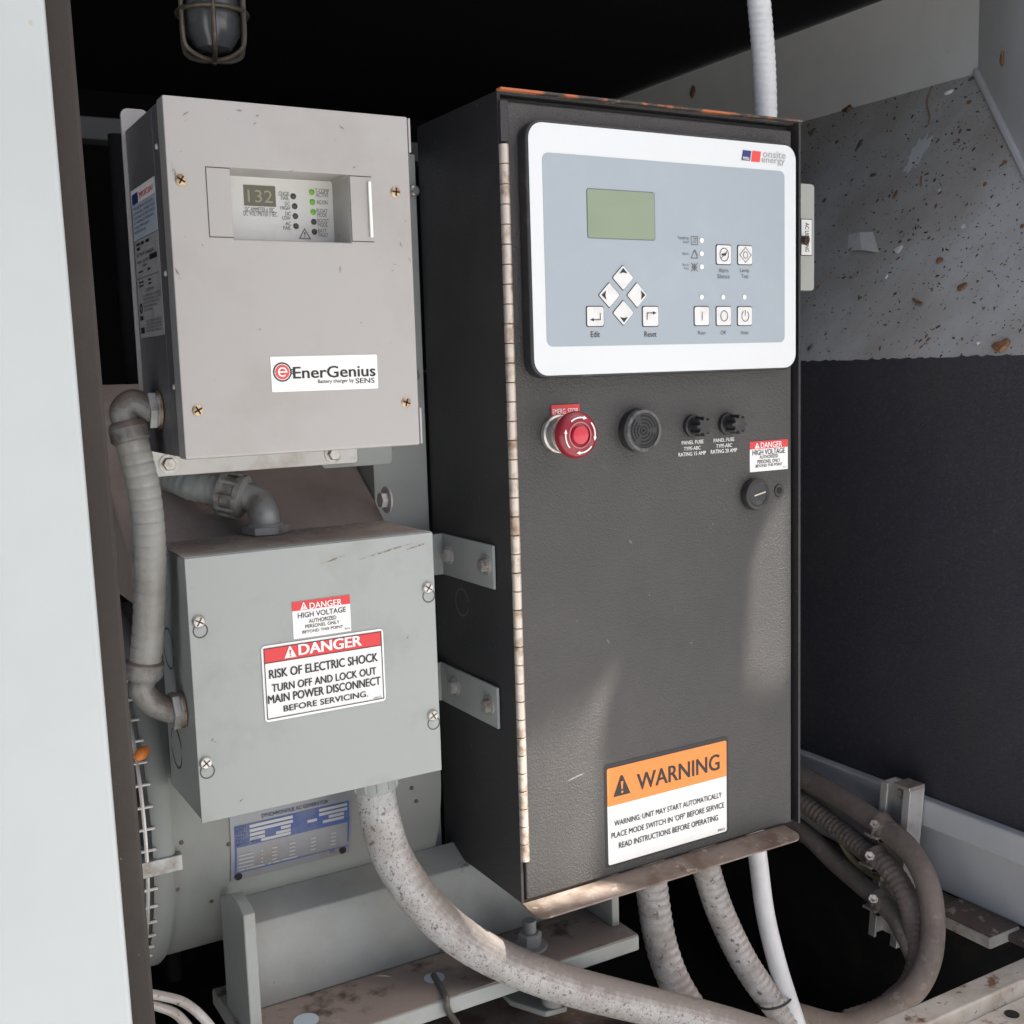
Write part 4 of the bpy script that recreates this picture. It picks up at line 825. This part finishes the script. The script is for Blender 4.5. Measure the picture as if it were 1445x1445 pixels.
# left conduit, charger to junction box
lc = thing('flexible_conduit', (-.3, .05, .15), 'thick grey ribbed conduit curving down left of the charger to the junction box', 'conduit', 'flexible grey conduits')
CY = .05
p0 = P(190, 605, Y=CY); path = [P(*q, Y=y_) for q, y_ in (((181, 606), CY), ((191, 642), CY-.003), ((203, 692), CY-.005), ((210.5, 759), CY-.006), ((212, 825), CY-.004), ((209, 892), CY), ((203, 948), CY+.004))]
mb = MB(); mb.tube(path, .0158, 24, grooves(.0122, .0088, .0005), .0012); mb.build('hose', M['conduit'], lc)
for top in (1, 0):
    e0 = path[0] if top else path[-1]; dn = (path[1]-path[0]).normalized() if top else (path[-1]-path[-2]).normalized()
    up = -dn if top else dn
    tgt = P(214, 578, X=A0) if top else P(240, 985, X=J0)
    tgt = Vector((tgt.x, e0.y, tgt.z))
    mb = MB(); mb.lathe([(.0124, -.010), (.0148, -.008), (.0148, .001), (.0135, .004), (.012, .006)], e0, up, 16); mb.build('compression_nut', M['fitting_dark'], lc, bevel=.0006)
    c1 = e0 + up*.024
    mb = MB(); mb.tube([e0 + up*.004, e0 + up*.014, c1.lerp(Vector((tgt.x, tgt.y, tgt.z)), .35), tgt + Vector((-.006, 0, 0)), tgt], .0102, 18, step=.002); mb.build('elbow', M['fitting_dark'], lc)
    mb = MB(); hexnut(mb, tgt + Vector((-.009, 0, 0)), (1, 0, 0), .0152, 0, .0055); mb.lathe([(.013, .0055), (.013, .0085)], tgt + Vector((-.009, 0, 0)), (1, 0, 0), 20); mb.build('lock_nut', M['fitting'], lc, bevel=.0005)
    mb = MB(); mb.lathe([(.0146, 0), (.0146, .0012)], tgt + Vector((-.0012, 0, 0)), (1, 0, 0), 20); mb.build('gasket_washer', M['brass'], lc)
# elbow on top of the junction box
tc = thing('elbow_conduit', (-.2, .07, .345), 'short grey conduit with a ninety degree elbow on the dusty junction box top', 'conduit', 'flexible grey conduits')
b0 = P(375, 752, Z=K1+.001)
mb = MB(); hexnut(mb, b0, (0, 0, 1), .0195, 0, .0065); mb.lathe([(.016, .0065), (.014, .009)], b0, (0, 0, 1), 20); mb.build('lock_nut', M['fitting'], tc, bevel=.0006)
e1 = P(340, 700, Y=b0.y+.02); e2 = P(272, 685, Y=b0.y+.045)
mb = MB(); mb.tube([b0 + Vector((0, 0, .007)), b0 + Vector((-.001, 0, .016)), b0.lerp(e1, .62) + Vector((.006, 0, .008)), e1], .0128, 20, step=.002); mb.build('elbow', M['fitting'], tc)
dd = (e2-e1).normalized()
mb = MB(); mb.lathe([(.0135, -.005), (.019, -.003), (.019, .003), (.0165, .0035), (.0165, .013), (.019, .0135), (.019, .018), (.0155, .019)], e1, dd, 18); mb.build('compression_nut', M['fitting'], tc, bevel=.0005)
mb = MB()
for k_ in range(9):
    ax_, u, v = mb.frame(dd); a = 2*math.pi*k_/9; d = u*math.cos(a)+v*math.sin(a)
    mb.cyl(e1 + d*.0185 + dd*.000, e1 + d*.0185 + dd*.016, .0018, 8)
mb.build('nut_ribs', M['fitting'], tc)
mb = MB(); mb.tube([e1 + dd*.012, e1.lerp(e2, .6), e2, e2 + Vector((-.012, .03, .006)), e2 + Vector((-.02, .07, .0))], .0132, 20, ribs(.0132, .0075, .0004), .0012); mb.build('hose', M['jbox'], tc)
# big sweep below the junction box
bs_ = thing('flexible_conduit', (-.1, .05, .13), 'thick speckled grey conduit sweeping from under the junction box to lower right', 'conduit', 'flexible grey conduits')
path = [P(*q, Y=y_) for q, y_ in (((527, 1095), .06), ((533, 1140), .059), ((552, 1205), .055), ((592, 1268), .045), ((645, 1319), .032), ((712, 1357), .018), ((800, 1390), .005), ((900, 1416), -.005), ((1000, 1440), -.012), ((1090, 1466), -.02))]
mb = MB(); mb.tube(path, .0178, 26, ribs(.0178, .009, .0001), .002); mb.build('hose', M['conduit_speck'], bs_)
dn = (path[0]-path[1]).normalized()
mb = MB(); mb.lathe([(.0185, -.012), (.021, -.010), (.021, .012), (.018, .014), (.018, .02)], path[0], dn, 24); mb.build('compression_nut', M['jbox'], bs_, bevel=.0006)
mb = MB()
for k_ in range(12):
    ax_, u, v = mb.frame(dn); d = u*math.cos(k_*.5236)+v*math.sin(k_*.5236); mb.cyl(path[0] + d*.0208 - dn*.008, path[0] + d*.0208 + dn*.01, .0013, 8)
mb.build('nut_ribs', M['jbox'], bs_)
# three runs out of the cabinet bottom
def run_(pts, r, mat, label, name='flexible_conduit', rib=None, cat='conduit'):
    path = [P(*q, Y=y_) for q, y_ in pts]
    t = single(MB().tube(path, r, 22, rib, .002 if rib else .004), name, mat, path[0], label, cat, 'runs leaving the cabinet bottom')
    return path
run_((((912, 1180), .06), ((920, 1255), .06), ((930, 1320), .055), ((947, 1375), .045), ((975, 1425), .03), ((1010, 1470), .02)), .0165, M['conduit_grime'], 'grimy ribbed conduit under the cabinet, leftmost and straightest of the three runs', rib=ribs(.0165, .009, .00045))
run_((((985, 1170), .055), ((1000, 1238), .055), ((1022, 1300), .05), ((1055, 1365), .04), ((1095, 1420), .03), ((1130, 1460), .02)), .0148, M['conduit_grime'], 'grimy ribbed conduit bending under the cabinet, between another conduit and the white pipe', rib=ribs(.0148, .008, .0004))
wp = run_((((1062, 1150), .06), ((1070, 1215), .055), ((1080, 1290), .045), ((1098, 1365), .03), ((1122, 1440), .02), ((1130, 1470), .015)), .0102, M['conduit_clean'], 'thin smooth white pipe hanging from the cabinet bottom', 'pipe', cat='pipe')
# tie holding the pipe
c = P(1097, 1413, Y=.022); mb = MB(); pts = []
for k_ in range(33):
    a = 2*math.pi*k_/32; pts.append(c + Vector((.021*math.cos(a), .013*math.sin(a)+.004, .002*math.cos(a))))
single(MB().tube(pts, .0014, 8, smooth=False), 'cable_tie', M['tie'], c, 'black cable tie around the white pipe and a grimy conduit', 'cable tie')
# pale conduit above the cabinet
a = P(1081, 172, Y=.07); b = P(1078, 90, Y=.072); c = P(1070, -10, Y=.075); d = P(1062, -120, Y=.08)
single(MB().tube([Vector((a.x, .07, H_)), b, c, d], .0117, 22, ribs(.0117, .007, .0003), .0012), 'flexible_conduit', M['conduit_clean'], a, 'pale white ribbed conduit rising from the cabinet top', 'conduit', 'flexible grey conduits')
# dusty runs along the right wall
def wall_run(pts, r, label, rib=None):
    path = [P(*q, X=x_) for q, x_ in pts]
    single(MB().tube(path, r, 24, rib, .0025 if rib else .004), 'flexible_conduit', M['conduit_brown'], path[0], label, 'conduit', 'dusty conduits looping along the right wall')
wall_run((((1050, 1050), .605), ((1128, 1094), .605), ((1191, 1128), .603), ((1245, 1167), .598), ((1280, 1196), .59), ((1307, 1242), .58), ((1316, 1297), .568), ((1311, 1353), .55), ((1288, 1398), .525), ((1240, 1432), .49), ((1190, 1448), .45), ((1120, 1432), .41)), .0142, 'brown dusty conduit along the right wall, outermost of the loop')
wall_run((((1050, 1078), .6), ((1128, 1128), .6), ((1178, 1165), .6), ((1225, 1203), .592), ((1252, 1222), .585), ((1278, 1262), .577), ((1290, 1310), .57), ((1296, 1350), .562), ((1283, 1392), .55), ((1245, 1424), .52), ((1195, 1442), .48)), .0132, 'brown ribbed conduit along the right wall, middle of the three in the loop', ribs(.0132, .0075, .0006))
wall_run((((1050, 1112), .6), ((1130, 1170), .598), ((1180, 1218), .595), ((1234, 1264), .583), ((1262, 1292), .575), ((1283, 1330), .564), ((1294, 1362), .565), ((1286, 1388), .556), ((1255, 1416), .535)), .0125, 'brown dusty conduit along the right wall, innermost and lowest of the loop')
single(MB().tube([P(*q, X=.6) for q in ((1170, 1150), (1188, 1190), (1205, 1215), (1232, 1236), (1245, 1240))], .004, 10), 'cable', M['lime'], P(1188, 1190, X=.6), 'thin yellowed cable between the dusty conduits by the strut', 'cable')
# strut channel with clamps
stc = thing('strut_channel', (.63, .13, -.28), 'galvanized strut channel holding the dusty conduits on the right wall', 'strut')
tl = P(1256, 1098, X=.625); tr = P(1298, 1098, X=.625); zt_ = tl.z; zb_ = P(1250, 1320, X=.625).z
mb = MB()
mb.box((.632, tr.y, zb_), (.635, tl.y, zt_))
for y0_, y1_ in ((tl.y, tl.y-.003), (tr.y, tr.y+.003)): mb.box((.61, y0_, zb_), (.6319, y1_, zt_))
mb.box((.6085, tl.y, zb_), (.612, tl.y-.011, zt_)); mb.box((.6085, tr.y, zb_), (.612, tr.y+.011, zt_))
for v in mb.v: v.y += (zt_ - v.z)*.09
mb.build('channel', M['zinc'], stc, bevel=.0008)
p = P(1275, 1118, X=.63); mb = MB(); mb.lathe([(.009, 0), (.009, .003)], p, (-1, 0, 0), 20); mb.lathe([(.006, .003), (.006, .009)], p, (-1, 0, 0), 6); mb.build('bolt', M['bolt'], stc)
p = P(1285, 1104, X=.62); mb = MB(); mb.box((.604, p.y-.012, zt_+.001), (.632, p.y+.014, zt_+.006)); mb.build('spring_nut', M['hinge'], stc, bevel=.001)
def clamp(px, py, X, r, label, path_dir):
    c = P(px, py, X=X); t = thing('conduit_clamp', c, label, 'clamp', 'clamps on the strut channel')
    d = Vector(path_dir).normalized()
    mb = MB(); mb.lathe([(r+.0004, -.011), (r+.0025, -.011), (r+.0025, .011), (r+.0004, .011)], c, d, 28, (False, False)); mb.build('band', M['lip'], t)
    up = Vector((-.3, -.1, 1)).normalized(); u = (up - d*up.dot(d)).normalized(); u2 = Vector((-1, -.2, .1)); u2 = (u2 - d*u2.dot(d)).normalized()
    mb = MB(); q = c + u2*(r+.004) + u*(-r*.5); mb.cyl(q - u*.012, q + u*.022, .0028, 10); hexnut(mb, q + u*.012, u, .006, 0, .006); mb.build('bolt', M['bolt'], t)
    mb = MB(); mb.box(q + Vector((-.005, -.01, -.006)), q + Vector((.008, .01, -.003))); mb.build('tab', M['hinge'], t, bevel=.0005)
clamp(1246, 1168, .598, .0142, 'dusty clamp band on the outermost conduit at the strut', (-.02, -.55, -.32))
clamp(1238, 1212, .588, .0132, 'dusty clamp band with long bolt on the ribbed middle conduit', (-.06, -.4, -.35))
clamp(1243, 1273, .58, .0125, 'dusty clamp band on the lowest conduit near the strut bottom', (-.08, -.5, -.4))

# ================================================================== SMALL CABLES, BOTTOM LEFT
for pts, lab in ((((195, 1400), (225, 1405), (260, 1415), (290, 1440), (315, 1475)), 'dirty white cable at the bottom beside the rubber seal, upper of two'), (((195, 1412), (222, 1420), (250, 1432), (275, 1462), (285, 1480)), 'dirty white cable at the bottom beside the rubber seal, lower of two')):
    path = [P(*q, Y=-.02) for q in pts]; single(MB().tube(path, .0035, 10), 'cable', M['conduit_grime'], path[0], lab, 'cable', 'white cables at the lower left')
p = P(210, 1054, Y=.1); mb = MB(); mb.lathe([(.001, 0), (.004, .003), (.0052, .009), (.003, .014)], p, (-.8, -.2, -.5), 14); single(mb, 'wire_nut', M['orange'], p, 'small orange wire connector on the mesh guard', 'connector')
path = [P(*q, Z=z_) for q, z_ in (((612, 1376), BZ+.002), ((624, 1396), BZ+.002))] + [P(630, 1408, Y=.021), P(632, 1425, Y=.02), P(645, 1445, Y=.03)]
single(MB().tube(path, .003, 10), 'tie_wire', M['led_d'], path[0], 'dark tie through the hole in the dusty alternator foot', 'cable tie')

# ================================================================== DEBRIS ON THE DUCT
SN = Vector((-.8, 0, .6)).normalized(); SU = Vector((0, -1, 0)); SV = SN.cross(SU)
if SV.z < 0: SV = -SV
def blob(p, su, sv, th, n=9, seed=0, jag=.35, nrm=SN, U_=SU, V_=SV):
    rnd = random.Random(seed); mb = MB(); top = []; bot = []
    for k_ in range(n):
        a = 2*math.pi*k_/n; r_ = 1 - jag*rnd.random(); q = p + U_*(math.cos(a)*su*r_) + V_*(math.sin(a)*sv*r_)
        bot.append(q + nrm*.0006); top.append(q*.85 + p*.15 + nrm*(th*(.6+.5*rnd.random())))
    mid = p + nrm*th*1.1; i = len(bot)
    fs = [(k_, (k_+1) % n, n+(k_+1) % n, n+k_) for k_ in range(n)] + [(n+k_, n+(k_+1) % n, 2*n) for k_ in range(n)]
    return mb.add(bot+top+[mid], fs)
px2m = .00085
deb = [((1340, 131), 9, 5, .006, 'foamwhite', 'foam_crumb', 'largest white foam crumb near the top corner of the duct', 'crumb'),
 ((1213, 205), 6, 14, .003, 'leaf_grey', 'dry_leaf', 'long grey dried leaf stuck on the upper duct floor', 'leaf'),
 ((1147, 187), 5, 12, .003, 'leaf_grey', 'dry_leaf', 'pale grey dried leaf beside the cabinet top corner', 'leaf'),
 ((1181, 201), 5, 4, .002, 'leaf_grey', 'dry_leaf', 'tiny curled dead leaf between two larger grey leaves', 'leaf'),
 ((1373, 111), 8, 5, .003, 'leaf_grey', 'dry_leaf', 'grey leaf scrap in the top corner of the duct floor', 'leaf'),
 ((1264, 275), 4, 8, .003, 'chip', 'seed_husk', 'orange brown pointed seed husk in the middle of the duct floor', 'husk'),
 ((1268, 353), 9, 7, .002, 'paper', 'paint_flake', 'small pale curled flake right of the grey paper scrap', 'flake'),
 ((1327, 368), 6, 5, .004, 'chip', 'wood_chip', 'split brown wood chip right of the pale curled flake', 'wood chip'),
 ((1358, 405), 7, 6, .004, 'chip', 'wood_chip', 'squarish tan wood chip low on the duct floor', 'wood chip'),
 ((1413, 489), 12, 9, .006, 'chip', 'wood_chip', 'largest brown wood chip at the foam top edge', 'wood chip'),
 ((1381, 485), 3, 3, .003, 'foamwhite', 'foam_crumb', 'tiny white crumb beside the largest wood chip', 'crumb'),
 ((1327, 269), 3, 3, .003, 'foamwhite', 'foam_crumb', 'round white crumb below the pale bare patch', 'crumb'),
 ((1360, 320), 4, 3, .003, 'foamwhite', 'foam_crumb', 'small white crumb above the split wood chip', 'crumb'),
 ((1251, 391), 3, 4, .003, 'foamwhite', 'foam_crumb', 'small white crumb below the grey paper scrap', 'crumb'),
 ((1368, 145), 4, 4, .003, 'chip', 'wood_chip', 'small orange chip below the largest white crumb', 'wood chip'),
 ((1419, 230), 4, 4, .004, 'chip', 'seed_husk', 'small dark brown seed by the duct end', 'husk'),
 ((1390, 261), 3, 4, .003, 'chip', 'wood_chip', 'tiny tan chip near the duct end', 'wood chip'),
 ((1443, 320), 3, 4, .003, 'chip', 'wood_chip', 'tan chip at the right edge of the picture', 'wood chip'),
 ((1232, 248), 7, 3, .003, 'leaf', 'dry_leaf', 'small rusty brown leaf left of the seed husk', 'leaf'),
 ((1164, 283), 4, 4, .003, 'leaf', 'dry_leaf', 'dark crumpled leaf beside the switch box', 'leaf'),
 ((1145, 491), 5, 6, .004, 'leaf_grey', 'dry_leaf', 'dark dry leaf above the foam edge beside the cabinet', 'leaf'),
 ((1197, 155), 12, 7, .006, 'leaf', 'dry_leaf', 'clump of brown leaf litter under the duct wall edge', 'leaf')]
for i, (q, su, sv, th, mt, nm, lab, cat) in enumerate(deb):
    p = slope(*q); single(blob(p, su*px2m*1.3, sv*px2m*1.45, th*.8, 10, i, .5), nm, M[mt], p, lab, cat, 'litter on the duct floor')
p = slope(1297, 215); mb = MB(); rnd = random.Random(3); pts = []
for k_ in range(26):
    a = 2*math.pi*k_/26; r_ = .55 + .55*rnd.random(); pts.append(p + SU*(math.cos(a)*.018*r_) + SV*(math.sin(a)*.04*r_) + SN*.0005)
pp = mb.poly(pts).build('bare_patch', M['flake'], enc, smooth=False)
a, b, c, d = [slope(*q) + SN*.0008 for q in ((1198, 332), (1232, 328), (1241, 357), (1197, 354))]
mb = MB(); m0 = a.lerp(b, .5) + SN*.0025; m1 = d.lerp(c, .5) + SN*.003
mb.prism([a, m0, m1, d], SN*.0005); mb.prism([m0, b, c, m1], SN*.0005); single(mb, 'paper_scrap', M['paper'], a, 'torn grey paper scrap lying on the duct floor', 'paper', 'litter on the duct floor')
for pts, lab, r_ in ((((1316, 123), (1309, 145), (1313, 165), (1311, 174)), 'long bent straw twig below the duct top edge', .0013), (((1301, 250), (1300, 264)), 'short upright straw between the seed husk and a white crumb', .0013), (((1290, 423), (1296, 427), (1303, 430)), 'short brown twig low on the duct floor', .0018)):
    path = [slope(*q) + SN*.002 for q in pts]; single(MB().tube(path, r_, 7), 'twig', M['twig' if 'straw' in lab else 'chip'], path[0], lab, 'twig', 'litter on the duct floor')
# leaves on the duct walls
p = P(978, 131, X=XT-.001); single(blob(p, .009, .016, .004, 9, 51, .4, Vector((-1, 0, 0)), Vector((0, -1, 0)), Vector((0, 0, 1))), 'dry_leaf', M['leaf'], p, 'tan leaf stuck to the duct wall above the cabinet', 'leaf', 'litter on the duct floor')
nE = Vector((hd.y, -hd.x, 0)); 
if nE.dot(CAM - q0) < 0: nE = -nE
dR = ray(1416, 82); tE = nE.dot(q0 - CAM)/nE.dot(dR); p = CAM + dR*tE + nE*.001
single(blob(p, .008, .014, .003, 9, 52, .35, nE, hd, Vector((0, 0, 1))), 'dry_leaf', M['chip'], p, 'pointed tan leaf stuck on the duct end panel', 'leaf', 'litter on the duct floor')
# uncountable crumbs
mb = MB(); rnd = random.Random(11)
for k_ in range(520):
    px = rnd.uniform(1130, 1445); py = rnd.uniform(110, 500)
    if rnd.random() > 1.1 - (py-110)/480: continue
    top = 168 - (px-1127)*.26; 
    if px > 1380: top = 103 + (px-1380)*2.05
    if py < top + 6: continue
    p = slope(px, py); s_ = .0004 + .0012*rnd.random()**3; a = rnd.uniform(0, 3.14); u = (SU*math.cos(a) + SV*math.sin(a)); v = SN.cross(u)
    l_ = s_*rnd.uniform(1, 2.6); mb.prism([p-u*l_-v*s_*.5+SN*.0005, p+u*l_-v*s_*.6+SN*.0005, p+u*l_*.7+v*s_*.6+SN*.0005, p-u*l_*.8+v*s_*.5+SN*.0005], SN*s_*.8)
mt_ = MB()
for k_ in range(90):
    px = rnd.uniform(1132, 1445); py = rnd.uniform(115, 498)
    top = 172 - (px-1127)*.26 if px < 1380 else 110 + (px-1380)*2.05
    if py < top + 8: continue
    p = slope(px, py) + SN*.0006; a = rnd.uniform(0, 3.14); u = (SU*math.cos(a) + SV*math.sin(a)); v = SN.cross(u); s_ = .001 + .002*rnd.random()**2
    mt_.prism([p-u*s_*1.6, p-v*s_*.5, p+u*s_*1.4+v*s_*.2, p+v*s_*.6], SN*s_*.6)
ct = mt_.build('husk_litter', M['leaf'], None, smooth=False); ct['kind'] = 'stuff'; tag(ct, 'scattered tan husks and broken bits on the duct floor', 'debris')
cr = mb.build('debris_crumbs', M['crumb'], None, smooth=False); cr['kind'] = 'stuff'; tag(cr, 'fine dark crumbs and dust scattered over the duct floor', 'debris')
for r_ in ROOTS:
    if '_o' in r_: del r_['_o']
